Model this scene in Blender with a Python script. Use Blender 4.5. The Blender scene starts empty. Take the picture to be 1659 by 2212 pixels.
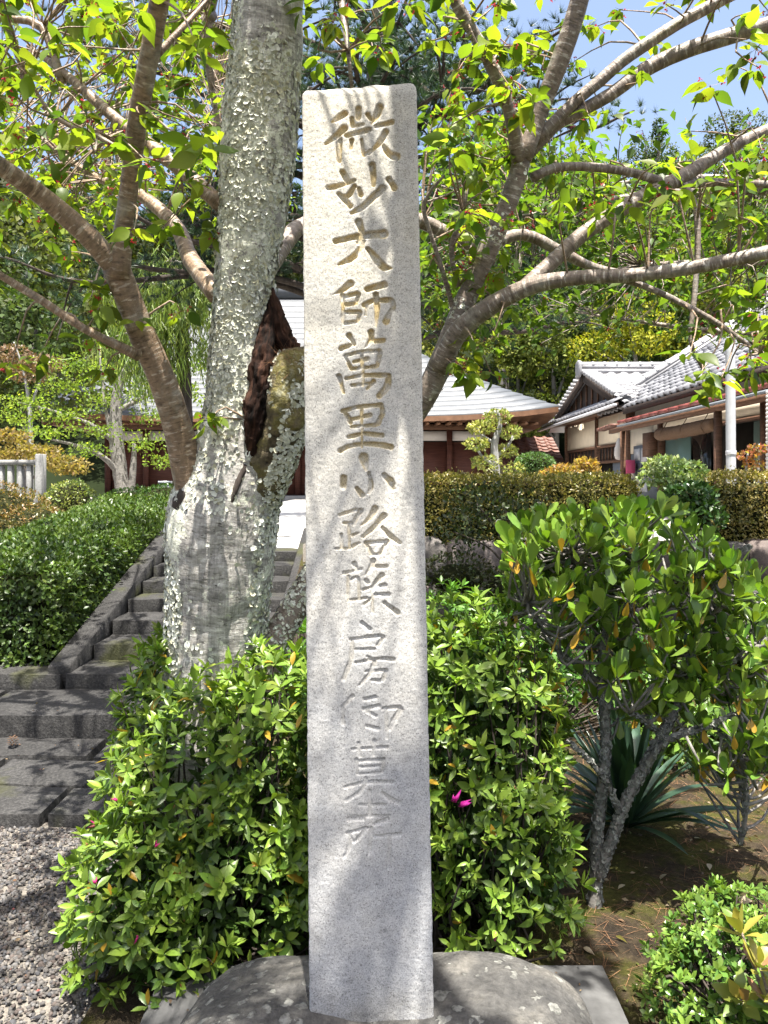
import bpy, math, random
import numpy as np
from mathutils import Matrix, Vector

SC = bpy.context.scene
COL = SC.collection
rng = np.random.default_rng(7)
random.seed(7)
R = math.radians

# ------------------------------------------------------------------ camera
EYE = 1.55
cam_data = bpy.data.cameras.new('camera')
cam = bpy.data.objects.new('camera', cam_data)
COL.objects.link(cam)
cam.location = (0, 0, EYE)
cam.rotation_euler = (R(90), 0, 0)
cam_data.sensor_fit = 'VERTICAL'
cam_data.sensor_height = 36.0
cam_data.lens = 36.0 * 800.0 / 1024.0
cam_data.shift_y = -31.0 / 1024.0
cam_data.clip_start = 0.05
cam_data.clip_end = 2000
SC.camera = cam

# ------------------------------------------------------------------ sky, sun, exposure
SUN = Vector((0.05, -0.27, 0.96)).normalized()      # towards the sun: high, grazing the inscribed face
w = bpy.data.worlds.new('World'); SC.world = w; w.use_nodes = True
nt = w.node_tree; nt.nodes.clear()
sky = nt.nodes.new('ShaderNodeTexSky'); sky.sky_type = 'NISHITA'; sky.sun_disc = False
sky.sun_elevation = math.asin(SUN.z); sky.sun_rotation = math.atan2(SUN.x, SUN.y)
sky.air_density = 1.0; sky.dust_density = 5.0; sky.ozone_density = 1.0
bg = nt.nodes.new('ShaderNodeBackground'); bg.inputs['Strength'].default_value = 0.10
out = nt.nodes.new('ShaderNodeOutputWorld')
nt.links.new(sky.outputs[0], bg.inputs[0]); nt.links.new(bg.outputs[0], out.inputs[0])
sl = bpy.data.lights.new('sun', 'SUN'); sl.energy = 5.0; sl.angle = R(0.53); sl.color = (1.0, 0.955, 0.88)
so = bpy.data.objects.new('sun', sl); COL.objects.link(so)
so.rotation_euler = (-SUN).to_track_quat('-Z', 'Y').to_euler(); so.location = (3, -8, 14)
SC.view_settings.view_transform = 'Standard'; SC.view_settings.look = 'None'
SC.view_settings.exposure = 1.8; SC.view_settings.gamma = 1.0
SC.view_settings.use_curve_mapping = False
SC.render.engine = 'CYCLES'
SC.cycles.use_denoising = True
try:
    SC.cycles.denoiser = 'OPENIMAGEDENOISE'; SC.cycles.denoising_input_passes = 'RGB_ALBEDO_NORMAL'
except Exception: pass
SC.cycles.use_adaptive_sampling = True; SC.cycles.adaptive_threshold = 0.02
SC.cycles.max_bounces = 4; SC.cycles.diffuse_bounces = 2; SC.cycles.glossy_bounces = 2
SC.cycles.transmission_bounces = 3; SC.cycles.transparent_max_bounces = 8
SC.cycles.sample_clamp_indirect = 6.0
SC.cycles.use_light_tree = False
w.cycles.sampling_method = 'MANUAL'; w.cycles.sample_map_resolution = 256

# ------------------------------------------------------------------ helpers
F = 1728.0; CX = 829.5; HY = 1040.0
def at(x, y, Y):
    """point seen at (x, y) of the 1659 x 2212 photograph when it stands Y metres away"""
    return np.array([(x - CX) * Y / F, Y, EYE - (y - HY) * Y / F])
def px(wd, Y): return wd * Y / F

def vn(P, seed=0):
    P = np.asarray(P, float)
    i = np.floor(P).astype(np.int64); f = P - i; f = f * f * (3 - 2 * f)
    def h(dx, dy, dz):
        n = (i[..., 0] + dx) * 374761393 + (i[..., 1] + dy) * 668265263 + (i[..., 2] + dz) * 1440662683 + seed * 362437
        n &= 0x7fffffff; n = ((n ^ (n >> 13)) * 1274126177) & 0x7fffffff
        return ((n ^ (n >> 16)) & 0xffff) / 32767.5 - 1.0
    r = 0
    for dx in (0, 1):
        wx = f[..., 0] if dx else 1 - f[..., 0]
        for dy in (0, 1):
            wy = f[..., 1] if dy else 1 - f[..., 1]
            for dz in (0, 1):
                wz = f[..., 2] if dz else 1 - f[..., 2]
                r = r + h(dx, dy, dz) * wx * wy * wz
    return r
def fbm(P, octv=3, seed=0):
    P = np.asarray(P, float); r = 0; a = 1.0; s = 0
    for o in range(octv):
        r = r + a * vn(P * 2 ** o + 17.3 * o, seed + o); s += a; a *= .5
    return r / s
def nrm(v):
    v = np.asarray(v, float); return v / np.maximum(np.linalg.norm(v, axis=-1, keepdims=True), 1e-9)

def mesh_data(name, V, faces, mat, col=None, uv=None, smooth=False):
    V = np.asarray(V, np.float32).reshape(-1, 3)
    if isinstance(faces, np.ndarray): faces = [faces]
    faces = [np.asarray(f, np.int32) for f in faces if len(f)]
    me = bpy.data.meshes.new(name)
    me.vertices.add(len(V)); me.vertices.foreach_set('co', V.ravel())
    loops = np.concatenate([f.ravel() for f in faces])
    tot = np.concatenate([np.full(len(f), f.shape[1], np.int32) for f in faces])
    start = np.concatenate([[0], np.cumsum(tot)[:-1]]).astype(np.int32)
    me.loops.add(len(loops)); me.loops.foreach_set('vertex_index', loops)
    me.polygons.add(len(tot)); me.polygons.foreach_set('loop_start', start)
    try: me.polygons.foreach_set('loop_total', tot)
    except Exception: pass
    me.update(calc_edges=True)
    if smooth: me.polygons.foreach_set('use_smooth', np.ones(len(tot), bool))
    if col is not None:
        c = np.asarray(col, np.float32)
        if c.ndim == 1: c = np.tile(c, (len(V), 1))
        a = me.attributes.new('Col', 'FLOAT_COLOR', 'POINT')
        a.data.foreach_set('color', np.concatenate([c[:, :3], np.ones((len(V), 1), np.float32)], 1).ravel())
    if uv is not None:
        a = me.attributes.new('lay', 'FLOAT_VECTOR', 'POINT')
        a.data.foreach_set('vector', np.asarray(uv, np.float32).ravel())
    if mat is not None: me.materials.append(mat)
    return me
def link(name, me, parent=None, kind=None):
    o = bpy.data.objects.new(name, me); COL.objects.link(o)
    if parent is not None:
        o.parent = parent
        top = parent
        loc = Vector((0, 0, 0))
        while top is not None: loc += top.location; top = top.parent
        o.matrix_parent_inverse = Matrix.Translation(-loc)
    if kind: o['kind'] = kind
    return o
def obj(name, V, faces, mat, parent=None, col=None, uv=None, smooth=False, kind=None):
    return link(name, mesh_data(name, V, faces, mat, col, uv, smooth), parent, kind)
def thing(name, label, cat, loc=(0, 0, 0), group=None):
    o = bpy.data.objects.new(name, None); COL.objects.link(o); o.location = loc
    o.empty_display_size = .1
    return tag(o, label, cat, group)
def tag(o, label, cat, group=None):
    o['label'] = label; o['category'] = cat
    if group: o['group'] = group
    return o
def dup(root, loc, rz=0, sc=1, label=None, group=None, tint=None):
    r = root.copy(); COL.objects.link(r); r.location = loc; r.rotation_euler = (0, 0, rz)
    r.scale = (sc, sc, sc) if not hasattr(sc, '__len__') else sc
    if label: r['label'] = label
    if group: r['group'] = group
    if tint: r.color = (*tint, 1)
    for ch in list(root.children):
        c = ch.copy(); COL.objects.link(c); c.parent = r
        if tint and 'crown' in ch.name: c.color = (*tint, 1)
    return r

class MB:
    """collects pieces of geometry"""
    def __init__(s): s.V = []; s.T = []; s.Q = []; s.C = []; s.U = []; s.n = 0
    def add(s, V, faces, col=None, uv=None):
        V = np.asarray(V, float).reshape(-1, 3)
        for f in (faces if isinstance(faces, (list, tuple)) else [faces]):
            f = np.asarray(f)
            if len(f) == 0: continue
            (s.T if f.shape[1] == 3 else s.Q).append(f + s.n)
        s.V.append(V); s.n += len(V)
        if col is not None:
            c = np.asarray(col, float); s.C.append(np.tile(c, (len(V), 1)) if c.ndim == 1 else c)
        if uv is not None: s.U.append(uv)
        return s
    def box(s, c, h, col=None, rz=0, rot=None):
        c = np.asarray(c, float); h = np.asarray(h, float)
        v = np.array([[x, y, z] for x in (-1, 1) for y in (-1, 1) for z in (-1, 1)], float) * h
        if rz: v = v @ np.array([[math.cos(rz), math.sin(rz), 0], [-math.sin(rz), math.cos(rz), 0], [0, 0, 1]])
        if rot is not None: v = v @ np.array(rot).T
        return s.add(v + c, BOXF, col)
    def build(s, name, mat, parent=None, smooth=False, kind=None):
        return link(name, s.data(name, mat, smooth), parent, kind)
    def data(s, name, mat, smooth=False):
        fs = []
        if s.T: fs.append(np.concatenate(s.T))
        if s.Q: fs.append(np.concatenate(s.Q))
        return mesh_data(name, np.concatenate(s.V), fs, mat, np.concatenate(s.C) if s.C else None, np.concatenate(s.U) if s.U else None, smooth)
BOXF = np.array([[0, 1, 3, 2], [4, 6, 7, 5], [0, 4, 5, 1], [2, 3, 7, 6], [0, 2, 6, 4], [1, 5, 7, 3]])

def bevel_box(h, b):
    """box with chamfered edges, centred"""
    hx, hy, hz = h; b = min(b, .45 * min(h))
    vs = []; idx = {}
    for sx in (-1, 1):
        for sy in (-1, 1):
            for sz in (-1, 1):
                for ax in range(3):
                    p = [sx * (hx - b), sy * (hy - b), sz * (hz - b)]
                    p[ax] = (sx, sy, sz)[ax] * h[ax]
                    idx[(sx, sy, sz, ax)] = len(vs); vs.append(p)
    T = []; Q = []
    for sx in (-1, 1):
        for sy in (-1, 1):
            for sz in (-1, 1):
                t = [idx[(sx, sy, sz, k)] for k in range(3)]
                if sx * sy * sz < 0: t = t[::-1]
                T.append(t)
    for ax in range(3):
        o = [k for k in range(3) if k != ax]
        for s in (-1, 1):
            q = []
            for a_, b_ in ((-1, -1), (1, -1), (1, 1), (-1, 1)):
                k = [0, 0, 0]; k[ax] = s; k[o[0]] = a_; k[o[1]] = b_
                q.append(idx[(*k, ax)])
            flip = (s < 0) ^ (ax == 1)
            Q.append(q[::-1] if flip else q)
        for a_ in (-1, 1):
            for b_ in (-1, 1):
                k0 = [0, 0, 0]; k1 = [0, 0, 0]
                k0[o[0]] = k1[o[0]] = a_; k0[o[1]] = k1[o[1]] = b_; k0[ax] = -1; k1[ax] = 1
                q = [idx[(*k0, o[0])], idx[(*k1, o[0])], idx[(*k1, o[1])], idx[(*k0, o[1])]]
                flip = (a_ * b_ > 0) ^ (ax == 1)
                Q.append(q[::-1] if flip else q)
    return np.array(vs, float), [np.array(T), np.array(Q)]

def spline(pts, step):
    """Catmull-Rom through rows of pts; returns resampled rows"""
    P = np.asarray(pts, float)
    if len(P) == 2: P = np.array([P[0], (P[0] + P[1]) / 2, P[1]])
    E = np.vstack([2 * P[0] - P[1], P, 2 * P[-1] - P[-2]])
    outp = []
    for k in range(len(P) - 1):
        p0, p1, p2, p3 = E[k:k + 4]
        n = max(2, int(np.linalg.norm((p2 - p1)[:3]) / step))
        t = np.linspace(0, 1, n, endpoint=False)[:, None]
        outp.append(.5 * (2 * p1 + (p2 - p0) * t + (2 * p0 - 5 * p1 + 4 * p2 - p3) * t * t + (3 * p1 - p0 - 3 * p2 + p3) * t ** 3))
    return np.vstack(outp + [P[-1:]])
def tube(pts, step=.05, sides=8, rough=0.0, rs=12.0, seed=0, cap=True, ridged=False):
    """pts rows: x y z radius -> V, faces, lay(uv), centres"""
    S = spline(pts, step); C = S[:, :3]; r = np.maximum(S[:, 3], 5e-4)
    n = len(C); T = nrm(np.gradient(C, axis=0))
    up = np.array([0, 0, 1.]) if abs(T[0][2]) < .9 else np.array([1., 0, 0])
    if abs(T[:, 2]).mean() > .75: up = np.array([0, -1., 0])
    A = []; a = nrm(np.cross(np.cross(T[0], up), T[0]))
    for k in range(n):
        a = nrm(a - T[k] * (a @ T[k])); A.append(a)
    A = np.array(A); B = np.cross(T, A)
    th = np.linspace(0, 2 * np.pi, sides, endpoint=False)
    ring = A[:, None, :] * np.cos(th)[None, :, None] + B[:, None, :] * np.sin(th)[None, :, None]
    rr = np.repeat(r[:, None], sides, 1)
    V = C[:, None, :] + ring * rr[..., None]
    if rough:
        nz = fbm(V * np.asarray(rs), 4, seed)
        if ridged: nz = 1 - 2.6 * np.abs(nz)
        V = V + ring * (rr * rough * nz)[..., None]
    ln = np.concatenate([[0], np.cumsum(np.linalg.norm(np.diff(C, axis=0), axis=1))])
    uv = np.stack([np.cos(th)[None] * rr, np.sin(th)[None] * rr, np.repeat(ln[:, None], sides, 1)], -1)
    i = np.arange(n - 1)[:, None] * sides; j = np.arange(sides)[None]; j2 = (j + 1) % sides
    Q = np.stack([i + j, i + j2, i + sides + j2, i + sides + j], -1).reshape(-1, 4)
    V = V.reshape(-1, 3); uv = uv.reshape(-1, 3); fs = [Q]
    if cap:
        V = np.vstack([V, C[0] - T[0] * r[0] * .2, C[-1] + T[-1] * r[-1] * .6]); uv = np.vstack([uv, [0, 0, 0], [0, 0, ln[-1]]])
        jj = np.arange(sides); k2 = (jj + 1) % sides; m = (n - 1) * sides
        fs.append(np.vstack([np.stack([k2, jj, np.full(sides, n * sides)], 1), np.stack([m + jj, m + k2, np.full(sides, n * sides + 1)], 1)]))
    return V, fs, uv, (C, r, A, B)

# ---- leaves
def leaf_tpl(prof, fold=.25, curl=.18, wave=0.0):
    """prof: (t, half width) inside stations between base and tip"""
    V = [[0, 0, 0]]
    for t, hw in prof:
        z = -curl * t * t
        V += [[t, -hw, z + fold * hw], [t, 0, z], [t, hw, z + fold * hw + wave * hw]]
    V.append([1, 0, -curl])
    n = len(prof); T = [[0, 1, 2], [0, 2, 3]]
    for k in range(n - 1):
        a = 1 + 3 * k; b = a + 3
        T += [[a, b, b + 1], [a, b + 1, a + 1], [a + 1, b + 1, b + 2], [a + 1, b + 2, a + 2]]
    a = 1 + 3 * (n - 1); e = len(V) - 1
    T += [[a, e, a + 1], [a + 1, e, a + 2]]
    return np.array(V, float), np.array(T)
LEAF_ELL = leaf_tpl([(.12, .075), (.34, .165), (.58, .19), (.82, .105)], .3, .15)
LEAF_OBO = leaf_tpl([(.2, .065), (.45, .155), (.7, .215), (.88, .17), (.97, .07)], .25, -.12)
LEAF_CHE = leaf_tpl([(.06, .10), (.22, .235), (.42, .275), (.63, .20), (.82, .075), (.92, .02)], .24, .24)
LEAF_SML = leaf_tpl([(.5, .26)], .3, .1)
LEAF_FAR = (np.array([[0, 0, 0], [.45, -.32, .05], [1, 0, -.1], [.5, .3, .06]]), np.array([[0, 1, 2], [0, 2, 3]]))
LEAF_STRIP = (np.array([[0, -.03, 0], [0, .03, 0], [.5, .03, .0], [.5, -.03, 0], [1, 0, -.05]]), np.array([[0, 3, 2], [0, 2, 1], [3, 4, 2]]))
def frames(D, U):
    D = nrm(D); Y = nrm(np.cross(U, D)); N = np.cross(D, Y); return D, Y, N
def scatter(tpl, P, D, U, S, col, wid=1.0):
    """copies of a leaf template -> V, T, C"""
    V0, T0 = tpl; n = len(P); D, Y, N = frames(D, U); S = np.broadcast_to(S, (n,)); wid = np.broadcast_to(wid, (n,))
    b1 = rng.normal(size=(n, 1, 1)) * (.12 if len(V0) > 6 else 0); b2 = rng.normal(size=(n, 1, 1)) * (.08 if len(V0) > 6 else 0)
    x_ = V0[None, :, 0:1]; wid = wid * (rng.uniform(.82, 1.15, n) if len(V0) > 6 else 1)
    V = (P[:, None, :] + S[:, None, None] * (x_ * D[:, None] + (V0[None, :, 1:2] * wid[:, None, None] + b2 * x_ ** 2) * Y[:, None] + (V0[None, :, 2:3] + b1 * x_ ** 2) * N[:, None]))
    T = (T0[None] + (np.arange(n) * len(V0))[:, None, None]).reshape(-1, 3)
    C = np.repeat(np.asarray(col), len(V0), axis=0)
    return V.reshape(-1, 3), T, C
def rand_dir(n):
    return nrm(rng.normal(size=(n, 3)))
def mixcol(a, b, t, jit=.15):
    a = np.asarray(a); b = np.asarray(b); t = np.asarray(t)[:, None]
    c = a * (1 - t) + b * t
    return np.clip(c * (1 + rng.normal(size=(len(c), 1)) * jit) * (1 + rng.normal(size=c.shape) * .05), .002, 1)
def leaf_parts(root, tpl, P, D, U, S, col, mat, n_variants=24, name='leaf', wid=1.0):
    """each leaf an object of its own under root; mesh data shared between leaves of one shade"""
    D, Y, N = frames(D, U); order = np.argsort(col.sum(1) + .02 * rng.random(len(col))); var = {}
    S = np.broadcast_to(S, (len(P),))
    for rank, k in enumerate(order):
        v = rank * n_variants // len(order)
        if v not in var:
            c = col[order[min(len(order) - 1, int((v + .5) * len(order) / n_variants))]]
            var[v] = mesh_data(name, tpl[0] * [1, wid * rng.uniform(.85, 1.12), 1] + np.stack([0 * tpl[0][:, 0], rng.normal() * .10 * tpl[0][:, 0] ** 2, rng.normal() * .14 * tpl[0][:, 0] ** 2], 1), tpl[1], mat, c, smooth=True)
        o = link(name, var[v], root)
        m = Matrix(((D[k, 0] * S[k], Y[k, 0] * S[k], N[k, 0] * S[k], P[k, 0]), (D[k, 1] * S[k], Y[k, 1] * S[k], N[k, 1] * S[k], P[k, 1]), (D[k, 2] * S[k], Y[k, 2] * S[k], N[k, 2] * S[k], P[k, 2]), (0, 0, 0, 1)))
        o.matrix_basis = m
def rosettes(P, A, k, inc, size, young=.25):
    """leaves round each tip P with axis A -> origin, direction, up, size, tip index, inner flag"""
    A = nrm(A); t = np.where(abs(A[:, 2:3]) < .95, [[0, 0, 1.]], [[1., 0, 0]])
    e1 = nrm(np.cross(A, t)); e2 = np.cross(A, e1); O = []; D = []; U = []; S = []; I = []; Y = []
    for j in range(k):
        f = j / max(1, k - 1)
        ph = j * 2.39996 + rng.uniform(0, .5, len(P)) + np.arange(len(P)) * 1.7
        ic = R(inc[0]) + (R(inc[1]) - R(inc[0])) * f + rng.normal(size=len(P)) * .15
        rad = e1 * np.cos(ph)[:, None] + e2 * np.sin(ph)[:, None]
        d = A * np.cos(ic)[:, None] + rad * np.sin(ic)[:, None]
        sz_ = np.broadcast_to(size, (len(P),))[:, None]; O.append(P + rad * (.04 * sz_) - A * (f * .22 * sz_))
        D.append(d); U.append(A - rad * .25); S.append(size * (.62 + .38 * np.sin(np.pi * (.15 + .75 * f))) * rng.uniform(.8, 1.15, len(P)))
        I.append(np.arange(len(P))); Y.append(np.full(len(P), f < young))
    return np.vstack(O), np.vstack(D), np.vstack(U), np.concatenate(S), np.concatenate(I), np.concatenate(Y)
def blob_points(blobs, n, seed=0, depth=.12, rough=.12):
    """points on the uneven skin of a union of ellipsoids, with outward normals"""
    bl = np.array(blobs, float); area = bl[:, 3] * bl[:, 4] + bl[:, 4] * bl[:, 5] + bl[:, 3] * bl[:, 5]
    w_ = area / area.sum(); PP = []; NN = []; got = 0
    while got < n:
        b = bl[rng.choice(len(bl), n * 2, p=w_)]; d = rand_dir(n * 2); r = b[:, 3:6]
        p0 = b[:, :3] + d * r
        s = 1 + rough * fbm(p0 * 5, 2, seed) - depth * rng.random(n * 2) ** 1.6
        p = b[:, :3] + d * r * s[:, None]; nn = nrm(d / r)
        ok = np.ones(len(p), bool)
        for q in bl:
            e = (((p - q[:3]) / q[3:6]) ** 2).sum(1)
            ok &= e > (1 - depth) ** 2 * .8
        PP.append(p[ok]); NN.append(nn[ok]); got += ok.sum()
    return np.vstack(PP)[:n], np.vstack(NN)[:n]

# ------------------------------------------------------------------ materials
class NT:
    def __init__(s, name):
        s.m = bpy.data.materials.new(name); s.m.use_nodes = True; s.t = s.m.node_tree; s.t.nodes.clear()
        s.out = s.n('ShaderNodeOutputMaterial')
    def n(s, ty, **kw):
        x = s.t.nodes.new(ty)
        for k, v in kw.items():
            if k.startswith('i_'):
                key = k[2:]
                x.inputs[int(key) if key.isdigit() else key.replace('_', ' ')].default_value = v
            else: setattr(x, k, v)
        return x
    def l(s, a, b): s.t.links.new(a, b); return b
    def coords(s, what='Object', scale=(1, 1, 1)):
        c = s.n('ShaderNodeTexCoord'); m = s.n('ShaderNodeMapping'); m.inputs['Scale'].default_value = scale
        s.l(c.outputs[what], m.inputs[0]); return m.outputs[0]
    def lay(s, scale=(1, 1, 1), name='lay'):
        c = s.n('ShaderNodeAttribute', attribute_name=name); m = s.n('ShaderNodeMapping'); m.inputs['Scale'].default_value = scale
        s.l(c.outputs['Vector'], m.inputs[0]); return m.outputs[0]
    def noise(s, vec, scale, detail=4, rough=.6):
        x = s.n('ShaderNodeTexNoise'); x.inputs['Scale'].default_value = scale; x.inputs['Detail'].default_value = detail; x.inputs['Roughness'].default_value = rough
        s.l(vec, x.inputs['Vector']); return x.outputs['Fac']
    def voro(s, vec, scale, what='Distance', feature='F1'):
        x = s.n('ShaderNodeTexVoronoi', feature=feature); x.inputs['Scale'].default_value = scale
        s.l(vec, x.inputs['Vector']); return x.outputs[what]
    def ramp(s, fac, stops):
        x = s.n('ShaderNodeValToRGB'); e = x.color_ramp.elements
        while len(e) < len(stops): e.new(.5)
        for k, (p, c) in enumerate(stops):
            e[k].position = p; e[k].color = (*c, 1) if hasattr(c, '__len__') else (c, c, c, 1)
        s.l(fac, x.inputs[0]); return x.outputs[0]
    def mix(s, a, b, fac, mode='MIX'):
        x = s.n('ShaderNodeMix', data_type='RGBA', blend_type=mode)
        for sock, v in ((x.inputs[0], fac), (x.inputs[6], a), (x.inputs[7], b)):
            if hasattr(v, 'links') or hasattr(v, 'is_linked'): s.l(v, sock)
            elif hasattr(v, '__len__'): sock.default_value = (*v, 1)
            else: sock.default_value = v
        return x.outputs[2]
    def math(s, op, a, b=0.0):
        x = s.n('ShaderNodeMath', operation=op)
        for sock, v in ((x.inputs[0], a), (x.inputs[1], b)):
            if hasattr(v, 'is_linked'): s.l(v, sock)
            else: sock.default_value = v
        return x.outputs[0]
    def bsdf(s, color, rough=.7, spec=.3, bump=None, bstr=.3, bdist=.01, metal=0.0):
        b = s.n('ShaderNodeBsdfPrincipled')
        for key, v in (('Base Color', color), ('Roughness', rough), ('Specular IOR Level', spec), ('Metallic', metal)):
            if hasattr(v, 'is_linked'): s.l(v, b.inputs[key])
            else: b.inputs[key].default_value = (*v, 1) if hasattr(v, '__len__') else v
        if bump is not None:
            bp = s.n('ShaderNodeBump'); bp.inputs['Strength'].default_value = bstr; bp.inputs['Distance'].default_value = bdist
            s.l(bump, bp.inputs['Height']); s.l(bp.outputs[0], b.inputs['Normal'])
        s.l(b.outputs[0], s.out.inputs[0]); return b
    def col(s): return s.n('ShaderNodeAttribute', attribute_name='Col').outputs['Color']

def leaf_mat(name, trans=.35, rough=.45, spec=.35, tcol=(1.3, 1.4, .42), tint=False):
    m = NT(name); c = m.col()
    if tint: c = m.mix(c, m.n('ShaderNodeObjectInfo').outputs['Color'], 1.0, 'MULTIPLY')
    b = m.bsdf(c, rough, spec)
    t = m.n('ShaderNodeBsdfTranslucent'); m.l(m.mix(c, tcol, 1.0, 'MULTIPLY'), t.inputs[0])
    x = m.n('ShaderNodeMixShader'); x.inputs[0].default_value = trans
    m.l(b.outputs[0], x.inputs[1]); m.l(t.outputs[0], x.inputs[2]); m.l(x.outputs[0], m.out.inputs[0])
    return m.m
M = {}
M['leaf_thin'] = leaf_mat('thin_leaf', .58, .42, .3, (1.45, 1.5, .42))
M['leaf'] = leaf_mat('leaf', .3, .38, .4)
M['leaf_gloss'] = leaf_mat('glossy_leaf', .25, .3, .5)
M['leaf_far'] = leaf_mat('far_leaf', .35, .6, .2, tint=True)
def plain(name, color, rough=.7, spec=.3, nscale=8, var=.25, bstr=.15, metal=0.0, scale=(1, 1, 1), detail=5):
    m = NT(name); v = m.coords('Object', scale); n = m.noise(v, nscale, detail)
    c = np.array(color); cc = m.ramp(n, [(.25, tuple(c * (1 - var))), (.75, tuple(np.minimum(c * (1 + var), 1)))])
    m.bsdf(cc, rough, spec, n, bstr, .01, metal); return m.m
def colmat(name, rough=.75, spec=.25, nscale=30, var=.3, bstr=.3, bdist=.005):
    """colour comes from the piece, grain from noise"""
    m = NT(name); v = m.coords('Object'); n = m.noise(v, nscale, 6, .65)
    f = m.ramp(n, [(.3, 1 - var), (.7, 1 + var * .6)])
    m.bsdf(m.mix(m.col(), f, 1.0, 'MULTIPLY'), rough, spec, n, bstr, bdist); return m.m

# granite of the pillar: pale grains, dark mica specks, warmer above, cooler painted shade below
m = NT('pillar_granite'); v = m.coords('Object')
g1 = m.noise(v, 330, 3, .7); g2 = m.voro(v, 460, 'Color'); g3 = m.noise(v, 7, 5, .6); g4 = m.noise(v, 90, 4, .7); g5 = m.noise(v, 38, 6, .7)
base = m.ramp(g1, [(.32, (.345, .34, .33)), (.46, (.505, .497, .48)), (.62, (.63, .622, .60))])
sp = m.n('ShaderNodeSeparateColor'); m.l(g2, sp.inputs[0])
base = m.mix(base, (.16, .15, .14), m.ramp(sp.outputs[0], [(.88, 0), (.95, .6)]))
base = m.mix(base, (.72, .71, .68), m.ramp(sp.outputs[1], [(.8, 0), (.93, .6)]))
base = m.mix(base, m.ramp(g3, [(.3, (.78, .79, .80)), (.7, (1.1, 1.07, 1.0))]), 1.0, 'MULTIPLY')
base = m.mix(base, m.ramp(g5, [(.36, .85), (.52, 1.0)]), 1.0, 'MULTIPLY')
base = m.mix(base, m.col(), 1.0, 'MULTIPLY')
m.bsdf(base, .85, .2, m.math('ADD', g1, m.math('MULTIPLY', g4, 1.2)), .22, .0025); M['granite'] = m.m

# weathered boulder with lichen spots
m = NT('boulder'); v = m.coords('Object')
n1 = m.noise(v, 6, 8, .65); n2 = m.noise(v, 60, 5, .7)
base = m.ramp(n1, [(.3, (.04, .04, .04)), (.5, (.095, .092, .086)), (.72, (.19, .178, .155))])
base = m.mix(base, m.ramp(n2, [(.3, .6), (.7, 1.25)]), 1.0, 'MULTIPLY')
wv = m.n('ShaderNodeVectorMath', operation='ADD'); nn_ = m.n('ShaderNodeTexNoise'); nn_.inputs['Scale'].default_value = 40; m.l(v, nn_.inputs[0])
sc_ = m.n('ShaderNodeVectorMath', operation='SCALE'); sc_.inputs['Scale'].default_value = .04; m.l(nn_.outputs['Color'], sc_.inputs[0])
m.l(v, wv.inputs[0]); m.l(sc_.outputs[0], wv.inputs[1])
spot = m.voro(wv.outputs[0], 26); spm = m.noise(v, 7, 3); cellc = m.n('ShaderNodeSeparateColor'); m.l(m.voro(wv.outputs[0], 26, 'Color'), cellc.inputs[0])
size_ = m.math('SUBTRACT', m.math('MULTIPLY', cellc.outputs[0], .52), spot)
mask = m.math('MULTIPLY', m.ramp(size_, [(.0, 0), (.05, 1)]), m.ramp(spm, [(.40, 0), (.50, .9)]))
base = m.mix(base, m.ramp(n2, [(.35, (.10, .10, .09)), (.6, (.27, .27, .245))]), mask)
m.bsdf(base, .85, .2, m.math('ADD', m.math('ADD', n1, n2), m.math('MULTIPLY', mask, .4)), .8, .02); M['boulder'] = m.m

# concrete slab
M['slab'] = plain('slab_concrete', (.075, .075, .074), .85, .2, 14, .4, .3)
# stair stone
m = NT('stair_stone'); v = m.coords('Object'); n1 = m.noise(v, 3.5, 6, .6); n2 = m.noise(v, 70, 4, .7); n3 = m.noise(v, 2.2, 4, .55)
base = m.ramp(n2, [(.3, (.015, .0147, .0145)), (.5, (.034, .033, .032)), (.7, (.068, .066, .063))])
base = m.mix(base, m.ramp(n1, [(.3, .65), (.7, 1.2)]), 1.0, 'MULTIPLY')
base = m.mix(base, (.05, .053, .014), m.ramp(n3, [(.56, 0), (.68, .65)]))
m.bsdf(base, .85, .25, m.math('ADD', n1, n2), .6, .012); M['stair'] = m.m

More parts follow.
